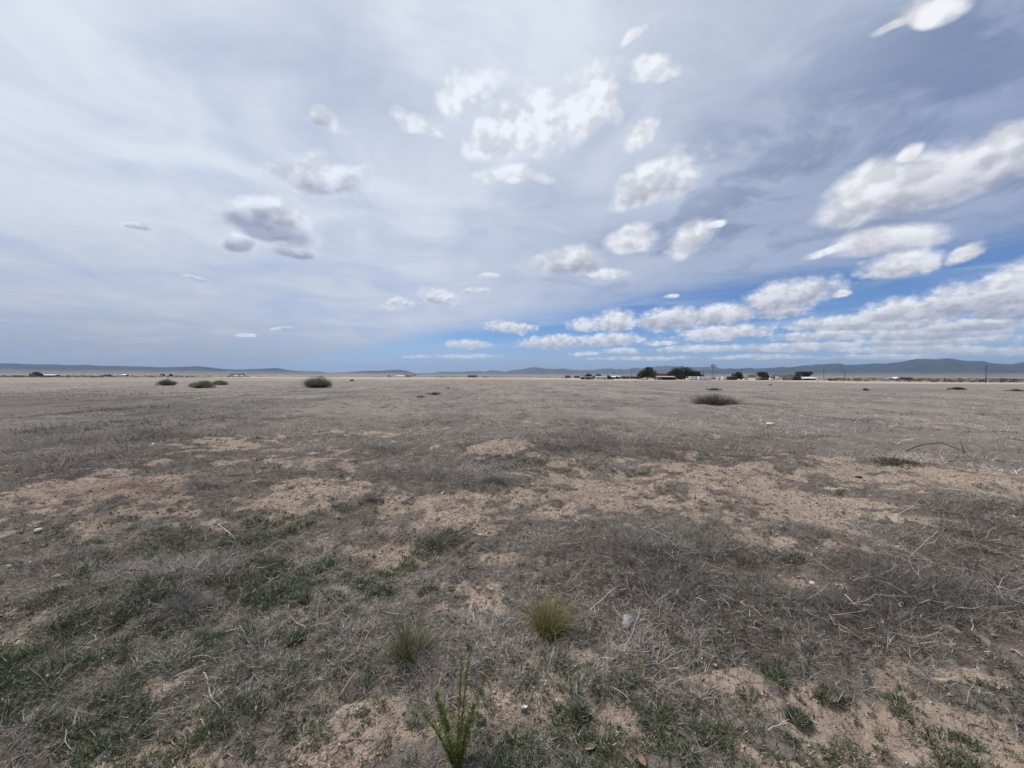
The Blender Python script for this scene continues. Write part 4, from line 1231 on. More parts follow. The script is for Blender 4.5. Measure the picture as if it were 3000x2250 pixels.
building('white_roof_building', 'low building with bright white hipped tin roof under the leaning tree', 'building', 2346, 2390, 335, 1.7, 3.0, 8, DARKWOOD, TIN, 'hip', [(.3, .9, .7, .8), (.7, .9, .7, .8)], [(.5, .9, 1.5, GREYM)])
pickup('white pickup truck parked at the edge of the farm beside a flat trailer', 2405, 300, WHITE, math.pi, 6.6)
fl = thing('flatbed_trailer', spot(2433, 295), 'dark flatbed trailer loaded with scrap behind the white pickup', 'trailer')
m = MB(); m.box(-3.1, 3.1, -1.1, 1.1, .62, .80); m.build('deck', DARKWOOD, fl)
m = MB(); m.prism([(-2.9, .803), (-1.8, 1.35), (.4, 1.25), (1.6, 1.5), (2.7, .803)], -.95, .95, 'y'); m.build('load', NAVY, fl)
m = MB(); m.tube([(3.0, 0, .6), (4.5, 0, .35)], .07, 6); m.build('drawbar', NAVY, fl)
for x in (-.5, .5):
    for y in (-1.0, 1.0): wheel(fl, x, y, .36)

wm = thing('windmill', spot(2087, 350), 'farm windmill with a bladed wheel and tail vane on lattice tower', 'windmill')
H = 12.1
lg = MB()
for sx in (-1, 1):
    for sy in (-1, 1): lg.tube([(sx * 1.35, sy * 1.35, -.3), (sx * .16, sy * .16, H)], [.10, .07], 5)
for k in range(7):
    z0, z1 = H * k / 7, H * (k + 1) / 7; a0 = 1.35 - 1.19 * k / 7; a1 = 1.35 - 1.19 * (k + 1) / 7
    for (p, q) in (((-1, -1), (1, -1)), ((1, -1), (1, 1)), ((1, 1), (-1, 1)), ((-1, 1), (-1, -1))):
        lg.tube([(p[0] * a0, p[1] * a0, z0), (q[0] * a1, q[1] * a1, z1)], .035, 4); lg.tube([(q[0] * a0, q[1] * a0, z0), (p[0] * a1, p[1] * a1, z1)], .035, 4)
        lg.tube([(p[0] * a1, p[1] * a1, z1), (q[0] * a1, q[1] * a1, z1)], .035, 4)
lg.build('tower', GALV, wm)
wh = MB(); zc = H + .35; yc = -.55; RW = 1.85
for k in range(18):
    a = 6.2832 * k / 18; b = a + .21
    p = [(r * math.cos(q), yc + dy, zc + r * math.sin(q)) for (r, q, dy) in ((RW * .38, a, -.06), (RW, a, -.10), (RW, b, .10), (RW * .38, b, .06))]
    wh.add(p + [(x, y + .02, z) for x, y, z in p], [(0, 1, 2, 3), (7, 6, 5, 4), (0, 4, 5, 1), (1, 5, 6, 2), (2, 6, 7, 3), (3, 7, 4, 0)])
for r in (RW * .42, RW * .86):
    wh.tube([(r * math.cos(6.2832 * k / 24), yc, zc + r * math.sin(6.2832 * k / 24)) for k in range(25)], .03, 4)
for k in range(6): wh.tube([(0, yc, zc), (RW * .5 * math.cos(k * 1.0472), yc, zc + RW * .5 * math.sin(k * 1.0472))], .03, 4)
wh.build('wheel', GALV, wm)
m = MB(); m.tube([(0, yc, zc), (0, .5, zc)], .16, 8); m.tube([(.1, .2, zc), (1.9, .25, zc)], .045, 5); m.build('gearbox', GALV, wm)
m = MB(); m.add([(1.7, .23, zc - .25), (3.0, .23, zc - .62), (3.0, .23, zc + .62), (1.7, .23, zc + .25), (1.7, .27, zc - .25), (3.0, .27, zc - .62), (3.0, .27, zc + .62), (1.7, .27, zc + .25)],
                [(0, 1, 2, 3), (7, 6, 5, 4), (0, 4, 5, 1), (1, 5, 6, 2), (2, 6, 7, 3), (3, 7, 4, 0)]); m.build('tail_vane', NAVY, wm)

fc = thing('corral_fence', spot(2092, 336), 'dark plank corral fence at the foot of the windmill', 'fence')
m = MB()
for z in (.35, .75, 1.15, 1.5): m.box(-2.8, 2.8, -.05, 0, z, z + .24)
m.build('planks', DARKWOOD, fc)
for k in range(5): m = MB(); m.box(-2.8 + k * 1.37, -2.66 + k * 1.37, .003, .13, -.3, 1.85); m.build('post', DARKWOOD, fc)

pole(2061, 335, 8.4, 'bare utility pole rising behind the white mobile home')
pole(2168, 348, 9.2, 'shorter of two utility poles beside the round olive tree')
pole(2172, 336, 9.8, 'taller of two utility poles beside the round olive tree', 1)
pole(2413, 330, 10.0, 'utility pole rising behind the white pickup truck')
pole(2473, 420, 9.6, 'thin utility pole on open scrub beyond the white pickup', 1)
pole(2476.5, 520, 9.2, 'fainter utility pole just behind another on open scrub')
pole(2501, 620, 9.0, 'faintest small utility pole alone on the open scrub', 1)
pole(1798, 420, 7.4, 'thin utility pole by the house with pale roof', 1)
pole(1850.5, 420, 8.8, 'thin utility pole by the long dark house', 1)
pole(2888, 215, 10.0, 'near utility pole with crossarm standing alone before the highest hill', 1)

building('dark_shed', 'small dark shed beside the narrow dark tree', 'shed', 1702, 1712, 345, 2.0, 2.7, 4, DARKWOOD, GREYM, 'flat', [(.7, .5, .5, 1.0)], [])
building('grey_barn', 'grey shed with open dark doorway beside the pale olive tree', 'shed', 1714, 1736, 338, 2.1, 2.7, 5, GREYWOOD, GREYWOOD, 'flat', [], [(.30, 2.6, 1.95, DARKWOOD)])
building('white_house', 'low white house among the pale bushy trees', 'house', 1744, 1776, 342, 2.0, 3.0, 6, OFFWHITE, GREYM, 'side', [(.25, .8, .7, .9), (.55, .8, .7, .9)], [(.8, .8, 1.8, DARKWOOD)])
building('pale_roof_house', 'house with pale roof beyond the pole and small round tree', 'house', 1789, 1813, 425, 2.0, 3.3, 7, GREYWOOD, TIN, 'side', [(.3, .9, .8, .9)], [(.6, .9, 1.8, DARKWOOD)])
building('long_dark_house', 'long dark house with low brown roof on the plain', 'house', 1826, 1858, 430, 2.0, 3.2, 8, DARKWOOD, BROWNROOF, 'side', [(.25, .9, .8, .9), (.7, .9, .8, .9)], [(.5, .9, 1.8, OFFWHITE)])
building('flat_dark_cabin', 'isolated dark cabin on the plain, nearest to the sheds', 'cabin', 1683, 1697, 600, 2.2, 3.4, 6, DARKWOOD, BROWNROOF, 'side', [(.5, 1, .8, 1)], [])
building('far_cabin', 'isolated dark cabin on the plain farther from the sheds', 'cabin', 1656, 1671, 640, 2.4, 3.8, 6, DARKWOOD, BROWNROOF, 'side', [(.4, 1, .8, 1)], [])
pickup('white and red pickup truck parked under the tall ragged tree', 1891, 322, WHITE, .1, 5.0)
bt = thing('red_trailer', spot(1886, 316), 'low rusty red flat trailer in front of the pickup under the tall tree', 'trailer')
m = MB(); m.box(-3.0, 2.4, -.9, .9, .45, .62); m.build('deck', RUST, bt)
m = MB(); m.tube([(2.3, 0, .5), (3.6, 0, .4)], .07, 6); m.build('drawbar', RUST, bt)
for y in (-.85, .85): wheel(bt, -.4, y, .3)

# far farms on the darker side of the plain
building('white_tin_barn', 'long low barn with gleaming white roof beside a brown pitched barn', 'barn', 1161, 1186, 640, 1.6, 3.0, 9, GREYM, TIN, 'side', [], [(.5, 2.5, 1.5, DARKWOOD)])
building('brown_barn', 'brown pitched barn beside the gleaming white roof', 'barn', 1184, 1203, 650, 3.6, 5.8, 10, DARKWOOD, GREYWOOD, 'side', [(.3, 1, 1, 1.5)], [(.6, 2.4, 2.6, DARKWOOD)], rz=.35)
tree(1205, 1222, 655, 6.0, 'thin bare tree beside the brown pitched barn', P_DEAD, seed=31, n=260, clear=.3, size=.3)
building('dark_block_house', 'tiny dark block house alone on the plain by the white roofed barn', 'house', 1136, 1143, 700, 3.0, 3.6, 5, DARKRED, BROWNROOF, 'flat', [(.5, 1, 1, 1)], [])
building('lone_ranch_house', 'long dark ranch house alone before the low middle hills', 'house', 1371, 1396, 620, 2.2, 3.9, 9, GREYWOOD, BROWNROOF, 'side', [(.2, 1, .9, 1), (.7, 1, .9, 1)], [(.45, 1, 1.9, DARKWOOD)])
building('dim_roof_house', 'dim house with broad brown roof behind two pale sheds', 'house', 678, 712, 700, 3.0, 5.4, 10, GREYWOOD, BROWNROOF, 'side', [(.4, 1.2, 1, 1.2)], [(.6, 1, 2, DARKWOOD)])
building('pale_shed', 'larger of two pale sheds in front of the dim brown roof', 'shed', 677, 699, 640, 1.4, 2.9, 7, OFFWHITE, OFFWHITE, 'front', [(.3, .7, .6, .6)], [(.6, 1.2, 1.4, GREYWOOD)])
building('pale_shed', 'smaller of two pale sheds in front of the dim brown roof', 'shed', 700, 713, 640, 1.2, 2.5, 6, OFFWHITE, OFFWHITE, 'front', [], [(.4, 1.2, 1.2, GREYWOOD)])
tree(92, 120, 640, 7.6, 'solitary dark round tree beside a long white roof before the hills', P_MID, seed=32, n=1300, clear=.05, size=.45)
building('long_white_shed', 'very long low shed with white roof beside the solitary tree', 'shed', 122, 168, 650, 1.6, 2.5, 9, GREYWOOD, TIN, 'side', [(.3, 1, .6, .7)], [(.6, 2, 1.5, DARKWOOD)])
building('dull_cabin', 'dull brown cabin amid the dark scrub line', 'cabin', 308, 322, 660, 2.0, 3.3, 6, GREYWOOD, BROWNROOF, 'side', [(.5, 1, .8, 1)], [])
building('pale_roof_cabin', 'cabin with pale grey roof far off amid the dark scrub line', 'cabin', 360, 373, 800, 2.0, 3.4, 7, GREYWOOD, TIN, 'side', [(.5, 1, .8, 1)], [])
tree(470, 482, 640, 4.6, 'bushy tree beside a little white trailer on the scrub line', P_MID, seed=33, n=600, clear=.06, size=.4)
tree(497, 504, 640, 4.8, 'upright narrow tree between two white trailers on the scrub line', P_MID, seed=34, n=450, clear=.1, size=.36)
trailer('far_trailer', 'little white trailer beside the bushy tree on the scrub line', 'trailer', 468, 474, 630, 2.6, 2.4, WHITE, [(.5, 1, .6, 1.4)])
trailer('far_trailer', 'long white trailer next to the upright narrow tree', 'trailer', 507, 530, 660, 2.4, 3, OFFWHITE, [(.3, 1, .6, 1.3), (.7, 1, .6, 1.3)])
trailer('far_trailer', 'lone white trailer between the scrub line and the dim brown roof', 'trailer', 557, 563, 640, 2.6, 2.4, WHITE, [(.5, 1, .6, 1.4)])
building('distant_shed', 'pale shed on the scrub before the highest hill', 'shed', 2596, 2612, 420, 1.6, 2.4, 6, OFFWHITE, GREYM, 'side', [(.5, .8, .6, .7)], [])
building('distant_white_shed', 'white pitched shed on the scrub before the highest hill', 'shed', 2617, 2630, 420, 1.7, 2.9, 6, OFFWHITE, TIN, 'front', [], [(.5, 1.2, 1.5, GREYWOOD)])
building('distant_dark_house', 'dark house with a white end wall on the scrub before the highest hill', 'house', 2641, 2666, 420, 1.9, 3.0, 8, DARKWOOD, BROWNROOF, 'side', [(.4, .9, .7, .8)], [(.92, 1.4, 1.7, WHITE)])
for px in (394, 401):
    t = thing('fence_post', spot(px, 300), 'lone grey wooden fence post standing in front of the scrub line', 'fence post', 'fence posts before the scrub line')
    m = MB(); m.tube([(0, 0, -.3), (.03, 0, 1.5)], [.09, .08], 7); m.build('post', GREYWOOD, t)

# ------------------------------------------------------------------ shrubs and brush piles in the field
bush('shrub', 'dark rounded saltbush beside two yellowish shrubs', 'shrub', at(490, 1127), 1.75, 1.5, 1.45, P_SHRUB, 51, 5200, .055, .02)
bush('shrub', 'yellowish rounded shrub, the nearer of the pair', 'shrub', at(592, 1137), 1.5, 1.3, 1.15, P_SHRUBY, 52, 5200, .05, .02, wood=(.22, .19, .13))
bush('shrub', 'flatter yellowish shrub, the farther of the pair', 'shrub', at(644, 1127.5), 1.5, 1.3, 1.1, P_SHRUBY, 53, 4600, .055, .02, wood=(.22, .19, .13))
bush('shrub', 'big dark twiggy shrub standing alone in mid field', 'shrub', at(930, 1135.5), 1.75, 1.5, 1.85, [(.19, .195, .175), (.15, .153, .138), (.24, .245, .215)], 54, 9000, .035, .024, wood=(.22, .21, .195))
bush('shrub', 'small round shrub on the pale bare strip', 'shrub', spot(1031, 190), 1.25, 1.0, 1.0, P_SHRUB, 55, 1400, .09, .03)
bush('brush_pile', 'long low heap of dark dead brush in the open field', 'brush pile', at(2095, 1183), 2.7, 1.3, .74, P_DEAD, 56, 9500, .02, .014, wood=(.075, .066, .062), droop=.9, nleaf=500, wcol=[(.17, .15, .14), (.10, .088, .083), (.32, .29, .27), (.23, .205, .19)])
bush('brush_pile', 'small flat heap of dead brush just beyond the long heap', 'brush pile', at(2092, 1143), 1.3, .8, .42, P_DEAD, 57, 2200, .03, .014, wood=(.08, .07, .066), droop=1.2, nleaf=600)
bush('brush_pile', 'small dark clump of dead brush with pale sticks beyond the bare mound', 'brush pile', at(1273, 1157), .80, .6, .38, P_DEAD, 58, 1800, .02, .012, wood=(.07, .055, .05), droop=1.0, nleaf=700)
bush('dead_bush', 'greyish dead bush next to the small dark clump', 'bush', at(1232, 1164), .65, .5, .24, P_DEAD, 59, 1200, .02, .010, wood=(.20, .18, .175), droop=1.0, nleaf=0)
bush('dead_bush', 'thin upright dead weed standing alone in the grass', 'bush', at(1313, 1140), .28, .28, .55, P_DEAD, 60, 420, .02, .014, wood=(.16, .14, .13), nleaf=60)
bush('brush_pile', 'black domed heap of brush near the lone pole', 'brush pile', at(2803, 1140), 1.45, .9, .62, P_DEAD, 61, 3000, .04, .02, wood=(.045, .04, .04), droop=1.1, nleaf=1600)
bush('brush_pile', 'flat dark heap of brush at the frame edge past the lone pole', 'brush pile', at(2978, 1144), 1.7, .9, .38, P_DEAD, 62, 2200, .04, .02, wood=(.06, .055, .052), droop=1.2, nleaf=900)
for px, py, sd, lab in ((2537, 1143, 63, 'tiny black tuft on the far grass before the lone pole'), (2257, 1127.5, 64, 'tiny black tuft on the far grass before the rust red container'), (1861, 1119, 65, 'tiny black tuft on the far grass before the tall ragged tree')):
    bush('dead_bush', lab, 'bush', at(px, py), .42, .35, .40, P_DEAD, sd, 500, .05, .03, wood=(.05, .045, .045), nleaf=300)
bush('dead_bush', 'low olive weed bush below the bent branch', 'bush', at(2618, 1357), .42, .25, .13, [(.10, .105, .06), (.075, .082, .045), (.13, .125, .08)], 66, 2200, .011, .004, wood=(.22, .20, .16), droop=1.0)
bush('dead_bush', 'springy grey dead bush in front of the bare mound', 'bush', at(1450, 1408), .52, .28, .17, P_DEAD, 67, 3600, .01, .0042, wood=(.27, .25, .235), droop=1.0, nleaf=0)
bush('dead_bush', 'wispy purplish grey dead bush among the green weeds', 'bush', at(545, 1775), .24, .17, .14, P_DEAD, 68, 2600, .006, .0022, wood=(.24, .22, .215), droop=1.1, nleaf=0)
bush('dead_bush', 'grey brown dead bush at the edge of the dark ant patch', 'bush', at(590, 1425), .50, .3, .16, P_DEAD, 69, 2400, .01, .0042, wood=(.23, .205, .19), droop=1.1, nleaf=0)
bush('dead_bush', 'round little grey bush alone on the cracked tan soil', 'bush', at(1083, 1463), .16, .12, .10, P_DEAD, 70, 1200, .008, .0034, wood=(.20, .18, .17), nleaf=200)

def scrub():
    """dark line of scrub far out on the plain, read as one mass"""
    rng = np.random.default_rng(88)
    lob = []
    for (p0, p1, d0, d1, n) in [(0, 730, 430, 800, 520), (0, 300, 380, 520, 120), (730, 1640, 520, 900, 160), (2430, 3000, 260, 420, 330), (2430, 3000, 420, 800, 420), (1640, 2430, 420, 800, 260), (2650, 3000, 225, 260, 60)]:
        px = p0 + (p1 - p0) * rng.random(n); d = d0 + (d1 - d0) * rng.random(n)
        for a, b in zip(px, d):
            q = spot(float(a), float(b)); s = (.5 + 1.1 * rng.random() ** 2) * (b / 420) ** .3
            lob.append(((q.x, q.y, q.z + s * .3), (s * 1.7, s * 1.2, s * .75)))
    co, f, c = leaf_cloud(len(lob) * 16, lob, .42, [(.075, .068, .05), (.06, .054, .042), (.10, .088, .065), (.09, .075, .06)], rng)
    o = mesh_np('desert_scrub', co, f, 3, M_CROWN, cols=c)
    tag(o, 'low dark desert scrub in a line across the far plain', 'scrub', kind='stuff')


scrub()


def dust():
    """dust blown off the bare ground, hanging low over the plain"""
    m = bpy.data.materials.new('dust'); m.use_nodes = True; nt = m.node_tree; nt.nodes.clear()
    out = nt.nodes.new('ShaderNodeOutputMaterial'); pv = nt.nodes.new('ShaderNodeVolumePrincipled')
    pv.inputs['Density'].default_value = 0.0042; pv.inputs['Color'].default_value = (.86, .76, .68, 1)
    nt.links.new(pv.outputs[0], out.inputs['Volume'])
    rng = np.random.default_rng(9); c = spot(960, 560)
    nu, nv = 64, 12; L = 170.0; co = []
    for j in range(nv + 1):
        for i in range(nu):
            a = 2 * math.pi * i / nu; b = (math.pi / 2) * j / nv
            x = math.cos(a) * math.cos(b) * L; y = math.sin(a) * math.cos(b) * 75; z = math.sin(b)
            hgt = 2.6 + 8.5 * float(fbm(np.array([x / 38 + 5]), np.array([y / 60]), 4, 91)[0]) ** 1.6
            co.append((c.x + x, c.y + y, c.z - .6 + z * hgt))
    q = [(j * nu + i, j * nu + (i + 1) % nu, (j + 1) * nu + (i + 1) % nu, (j + 1) * nu + i) for j in range(nv) for i in range(nu)]
    mb = MB(); mb.add(co, q); mb.add(co[:nu], [tuple(range(nu))[::-1]])
    o = mb.build('dust_cloud', m, smooth=True)
    tag(o, 'pale tan dust drifting low over the plain', 'dust', kind='stuff')


dust()

# ================================================================== things close to the viewer
def tussock(label, px, py, h, spread, pal, seed, n=260, width=.0028, lean_to=0.0, tall=.55, nm='grass_tussock'):
    rng = np.random.default_rng(seed); p = at(px, py)
    t = thing(nm, p, label, 'grass tussock')
    for part, k, pl, ll in (('live_blades', n, pal, 1.0), ('dead_blades', int(n * .45), [(.30, .26, .19), (.36, .31, .24), (.22, .18, .13)], .8)):
        a = rng.random(k) * 6.283; q = rng.random(k) ** .6
        bx, by = np.cos(a) * q * spread * .40 + .12 * spread * np.sin(a * 2 + seed), np.sin(a) * q * spread * .34
        lean = np.clip(.03 + q * tall + (rng.random(k) - .5) * .45, 0, 1)
        L = h * ll * (.40 + .80 * rng.random(k) ** .8)
        curl = .1 + 1.5 * rng.random(k) ** 1.5 * (.4 + q)
        S = Strips()
        S.add(pickcol(np.array(pl), k, rng, .35), bx, by, np.zeros(k) - .006, np.pi / 2 - a + (rng.random(k) - .5) * 1.8 + lean_to, L, width * (.7 + .6 * rng.random(k)), lean, curl, 6, twist=rng.random(k) * 3.14)
        S.build(part, M_LEAF if part[0] == 'l' else M_GRASS, t)
    return t


tussock('olive green grass tussock with loose arching blades among grey litter', 1198, 1925, .275, .17, [(.115, .135, .055), (.095, .12, .048), (.15, .165, .075), (.18, .18, .09)], 1, 430, tall=.45)
tussock('dense yellow green grass tussock, bright at the tip, next to bare soil', 1608, 1852, .245, .17, [(.20, .20, .055), (.25, .235, .07), (.15, .16, .048), (.26, .225, .08)], 2, 560, .0032, tall=.34)


def tall_weed(label, px, py, h, stems, seed, pal, lean=.12, leafn=46, leafL=.03, cat='weed', nm='tall_green_weed', w=.0032):
    rng = np.random.default_rng(seed); rd = random.Random(seed); p = at(px, py)
    t = thing(nm, p, label, cat)
    S = Strips(); m = MB()
    for k in range(stems):
        a = 6.283 * k / stems + rd.random(); l = lean * (.4 + rd.random()); hh = h * (.6 + .45 * rd.random())
        bx, by = math.cos(a) * .018, math.sin(a) * .018
        pts = [Vector((bx + math.cos(a) * l * hh * (i / 5) ** 1.3, by + math.sin(a) * l * hh * (i / 5) ** 1.3, hh * i / 5 - .004)) for i in range(6)]
        m.tube(pts, [.0030, .0028, .0025, .0022, .0016, .0008], 5)
        u = rng.random(leafn) ** .9 * .95 + .05
        idx = np.clip((u * 5).astype(int), 0, 4); fr = u * 5 - idx
        P = np.array([[*q] for q in pts]); leafn_ = leafn; b = P[idx] * (1 - fr[:, None]) + P[idx + 1] * fr[:, None]
        S.add(pickcol(np.array(pal), leafn, rng, .35), b[:, 0], b[:, 1], b[:, 2], rng.random(leafn) * 6.283, leafL * (.5 + .8 * rng.random(leafn)) * (1.15 - .5 * u), w * (.7 + .6 * rng.random(leafn)),
              (.35 + .5 * rng.random(leafn)), (rng.random(leafn) - .6) * 1.2, 3, twist=rng.random(leafn) * 3.14)
    m.build('stems', plain('green_stem', (.13, .15, .05), .2, 20, .7), t)
    S.build('leaves', M_LEAF, t)
    return t


tall_weed('tall feathery green weed with several upright stems, closest to the viewer', 1338, 2243, .35, 10, 5, [(.10, .13, .030), (.13, .16, .042), (.08, .11, .028), (.19, .20, .06)], .34, 250, .040, w=.0034)
tall_weed('yellow green sprig leaning out of grey grass between the tussock and the plastic cup', 1868, 2000, .13, 3, 6, [(.14, .165, .055), (.17, .185, .07), (.10, .12, .045)], .55, 30, .026)
tall_weed('slender reddish green weed standing below the yellow green tussock', 1684, 2030, .16, 2, 7, [(.10, .085, .042), (.13, .10, .05), (.08, .085, .04)], .08, 30, .022)
tall_weed('low sprawling olive sprig between the reddish weed and the leaning sprig', 1762, 2040, .10, 3, 8, [(.10, .11, .045), (.085, .095, .04)], .8, 24, .024)


def clump(label, px, py, w, h, seed, n=520, pal=None, leaf=.024, wid=.0065):
    rng = np.random.default_rng(seed); p = at(px, py)
    t = tag(empty('weed_clump', p), label, 'weed', 'leafy green weed clumps')
    a = rng.random(n) * 6.283; q = np.sqrt(rng.random(n))
    bx, by = np.cos(a) * q * w * .5, np.sin(a) * q * w * .38
    lump = fbm(bx / .05 + seed, by / .05, 3, seed)
    q = q * (.55 + .9 * fbm(a / .9 + seed, a * 0, 2, seed)); bx, by = np.cos(a) * q * w * .55, np.sin(a) * q * w * .42
    lump = fbm(bx / .05 + seed, by / .05, 3, seed)
    bz = h * .75 * np.clip(1 - q ** 2, 0, 1) * rng.random(n) * (.5 + lump)
    S = Strips()
    c = pickcol(np.array(pal or GREENS), n, rng, .4) * (.6 + .9 * lump[:, None])
    S.add(c, bx, by, bz, np.pi / 2 - a + (rng.random(n) - .5) * 3, leaf * (.5 + .8 * rng.random(n)), wid * (.6 + .7 * rng.random(n)), .2 + .65 * rng.random(n), (rng.random(n) - .3) * 1.3, 2, twist=rng.random(n) * 3.14)
    S.build('leaves', M_LEAF, t)
    k = n // 4; a = rng.random(k) * 6.283; q = np.sqrt(rng.random(k)) * 1.15
    S = Strips()
    S.add(pickcol(GREYS, k, rng, .3), np.cos(a) * q * w * .5, np.sin(a) * q * w * .38, np.zeros(k), rng.random(k) * 6.283, h * (.6 + 1.3 * rng.random(k)), .0022 * (.7 + rng.random(k)) * max(1, p.length / 3), .2 + .7 * rng.random(k), (rng.random(k) - .3) * 1.2, 3, twist=rng.random(k) * 3.14)
    S.build('dead_blades', M_GRASS, t)
    return t


for i, (px, py, w, h, lab) in enumerate([
    (743, 1533, .22, .065, 'dark green weed clump on tan soil just above the pale forked stick'),
    (993, 1488, .24, .05, 'flat green weed clump on the cracked tan soil near the round little bush'),
    (790, 1580, .34, .07, 'broad green weed clump half covered by grey grass beyond the pale forked stick'),
    (909, 1676, .24, .07, 'bright green weed clump in the middle of the grey litter, nearest the curved white stem'),
    (800, 1655, .22, .065, 'dark green weed clump between the purplish dead bush and the bright green clump'),
    (1302, 1592, .30, .085, 'tall grey green weed clump beside the curved white stem on bare soil'),
    (1262, 1738, .17, .055, 'green weed clump on bare soil next to the curled tan leaf'),
    (1120, 1738, .20, .07, 'rounded green weed clump beyond the olive tussock, with pale twigs below it'),
    (895, 1762, .09, .06, 'small vivid green weed ball beside the thin upright stick'),
    (875, 1872, .12, .03, 'flat vivid green weed patch beneath two crossed pale sticks'),
    (590, 1870, .11, .04, 'green weed clump behind the upright whitish stick'),
    (120, 1900, .30, .07, 'large bright green weed clump near the dark stone'),
    (180, 1745, .26, .06, 'long green weed clump on tan soil up from the large bright clump'),
    (1700, 2098, .09, .05, 'round green weed clump below the slender reddish weed'),
    (2332, 1640, .16, .06, 'solitary dark green weed clump in bare soil amid the matted stems'),
    (2425, 2040, .13, .05, 'paired green weed clump at the lower edge of the matted stems'),
    (2330, 2105, .10, .05, 'bright green weed clump on bare tan soil with little grass'),
    (2810, 2190, .20, .045, 'wide dull green weed clump beside the pale straw on bare soil')]):
    clump(lab, px, py, w, h, 300 + i)


def sticks(name, label, lines, d_r, mat, lift=None, cat='twig', group=None):
    """a dead stem: each line a list of (px, py[, height above ground]); first line is the main stem"""
    p0 = at(*lines[0][0][:2]); t = MB()
    obj = None
    for li, ln in enumerate(lines):
        pts = []
        for q in ln:
            h = q[2] if len(q) > 2 else .006
            if h <= .05: p = at(q[0], q[1]); p.z += h
            else:                                       # standing: keep the depth of the foot, follow the pixel up
                r = ray(q[0], q[1]); k = base_d / math.hypot(r.x, r.y); p = Vector((r.x * k, r.y * k, CAM_H + r.z * k))
            if len(q) <= 2 or q[2] <= .05: base_d = math.hypot(p.x, p.y)
            pts.append(p - p0)
        # a little natural crookedness
        full = []
        for i in range(len(pts) - 1):
            for k in range(3):
                u = k / 3; v = pts[i].lerp(pts[i + 1], u)
                if k: v = v + Vector((random.uniform(-1, 1), random.uniform(-1, 1), random.uniform(0, 1))) * d_r * 1.1
                full.append(v)
        full.append(pts[-1]); n = len(full)
        r0 = d_r * (1 if li == 0 else .7)
        rad = [r0 * (1 - .55 * i / n) * random.uniform(.85, 1.15) for i in range(n)]
        t.tube(full, rad, 6)
    o = t.build(name, mat, smooth=True); o.location = p0
    return tag(o, label, cat, group)


PALE = plain('pale_stick', (.50, .46, .40), .35, 30, .85)
GREYST = plain('grey_stick', (.34, .31, .285), .4, 30, .9)
DKST = plain('dark_stick', (.105, .085, .075), .4, 20, .9)
TANST = plain('tan_stick', (.40, .33, .25), .35, 30, .85)
U = .2   # marks a point standing clear of the ground
sticks('twig', 'long curved whitish stick lying across the green weeds', [[(654, 2162), (655, 2084), (614, 2036), (608, 1995), (600, 1975), (566, 1955)]], .0042, PALE)
sticks('twig', 'short straight whitish stick beside the lower end of the long curved stick', [[(583, 2111), (600, 2135), (624, 2162)]], .0045, PALE)
sticks('twig', 'upright whitish stick with a crossing tip in front of a green clump', [[(614, 1878), (612, 1845, U), (608, 1815, U), (607, 1800, U)], [(607, 1803, U), (596, 1808, U)]], .0035, PALE)
sticks('twig', 'thin upright stick standing by the small vivid green weed ball', [[(793, 1828), (791, 1780, U), (790, 1728, U)]], .0032, GREYST)
sticks('twig', 'forked pale stick lying beyond the olive tussock', [[(1193, 1806), (1120, 1795), (1044, 1782)], [(1070, 1788), (1090, 1812), (1119, 1833)]], .0042, GREYST)
sticks('twig', 'split pale stick on brown litter, lower of two crossed sticks', [[(898, 1845), (870, 1828), (847, 1813)], [(878, 1836), (850, 1806)]], .0045, GREYST)
sticks('twig', 'pale stick slanting up out of the litter, upper of two crossed sticks', [[(915, 1813), (945, 1798), (976, 1779)], [(950, 1795), (922, 1752)]], .0038, GREYST)
sticks('twig', 'long grey stick lying on the tan soil left of the tall feathery weed', [[(942, 2202), (975, 2182), (1003, 2175), (1060, 2170), (1112, 2165)]], .0035, GREYST)
sticks('twig', 'short tan stick lying on brown soil near the bottom, below the whitish stick', [[(502, 2172), (525, 2200), (549, 2226)]], .0035, TANST)
sticks('twig', 'straight whitish stick with a side branch on matted dark stems', [[(2073, 1718), (2120, 1722), (2171, 1725)], [(2080, 1720), (2112, 1742), (2151, 1762)]], .0048, PALE)
sticks('twig', 'curved forked white stem arching out of the mat above the plastic cup', [[(1672, 1733), (1686, 1722), (1700, 1712)], [(1683, 1727), (1680, 1700, U), (1697, 1680, U), (1712, 1655, U), (1726, 1640, U)], [(1684, 1722), (1690, 1690, U)]], .0036, PALE)
sticks('twig', 'forked thin white twig lying by the brown leaf near the bottom', [[(1737, 2148), (1760, 2172), (1774, 2188)], [(1755, 2166), (1768, 2195), (1790, 2197)]], .0022, PALE)
sticks('twig', 'tall thin grey stem standing above the dark matted patch', [[(2224, 1795), (2230, 1750, U), (2234, 1715, U), (2232, 1684, U)], [(2232, 1730, U), (2222, 1712, U)]], .0035, GREYST)
sticks('twig', 'long pale straw leaning up beyond the matted stems', [[(2663, 1640), (2700, 1600, U), (2748, 1554, U)], [(2705, 1596, U), (2735, 1590, U)]], .0055, PALE)
sticks('branch', 'bent dark branch bowed like an arch over the grass', [[(2655, 1322), (2685, 1308, U), (2714, 1301, U), (2761, 1298, U), (2790, 1310, U), (2826, 1324)], [(2826, 1325), (2820, 1312, U), (2809, 1294, U)]], .0125, DKST, cat='branch')
sticks('twig', 'short white upright twig under the arching dark branch', [[(2708, 1330), (2708, 1316, U), (2706, 1311, U)]], .012, PALE)
sticks('twig', 'dark straight branch lying on the soil under the arching branch', [[(2766, 1352), (2800, 1349), (2845, 1353)]], .016, GREYST)
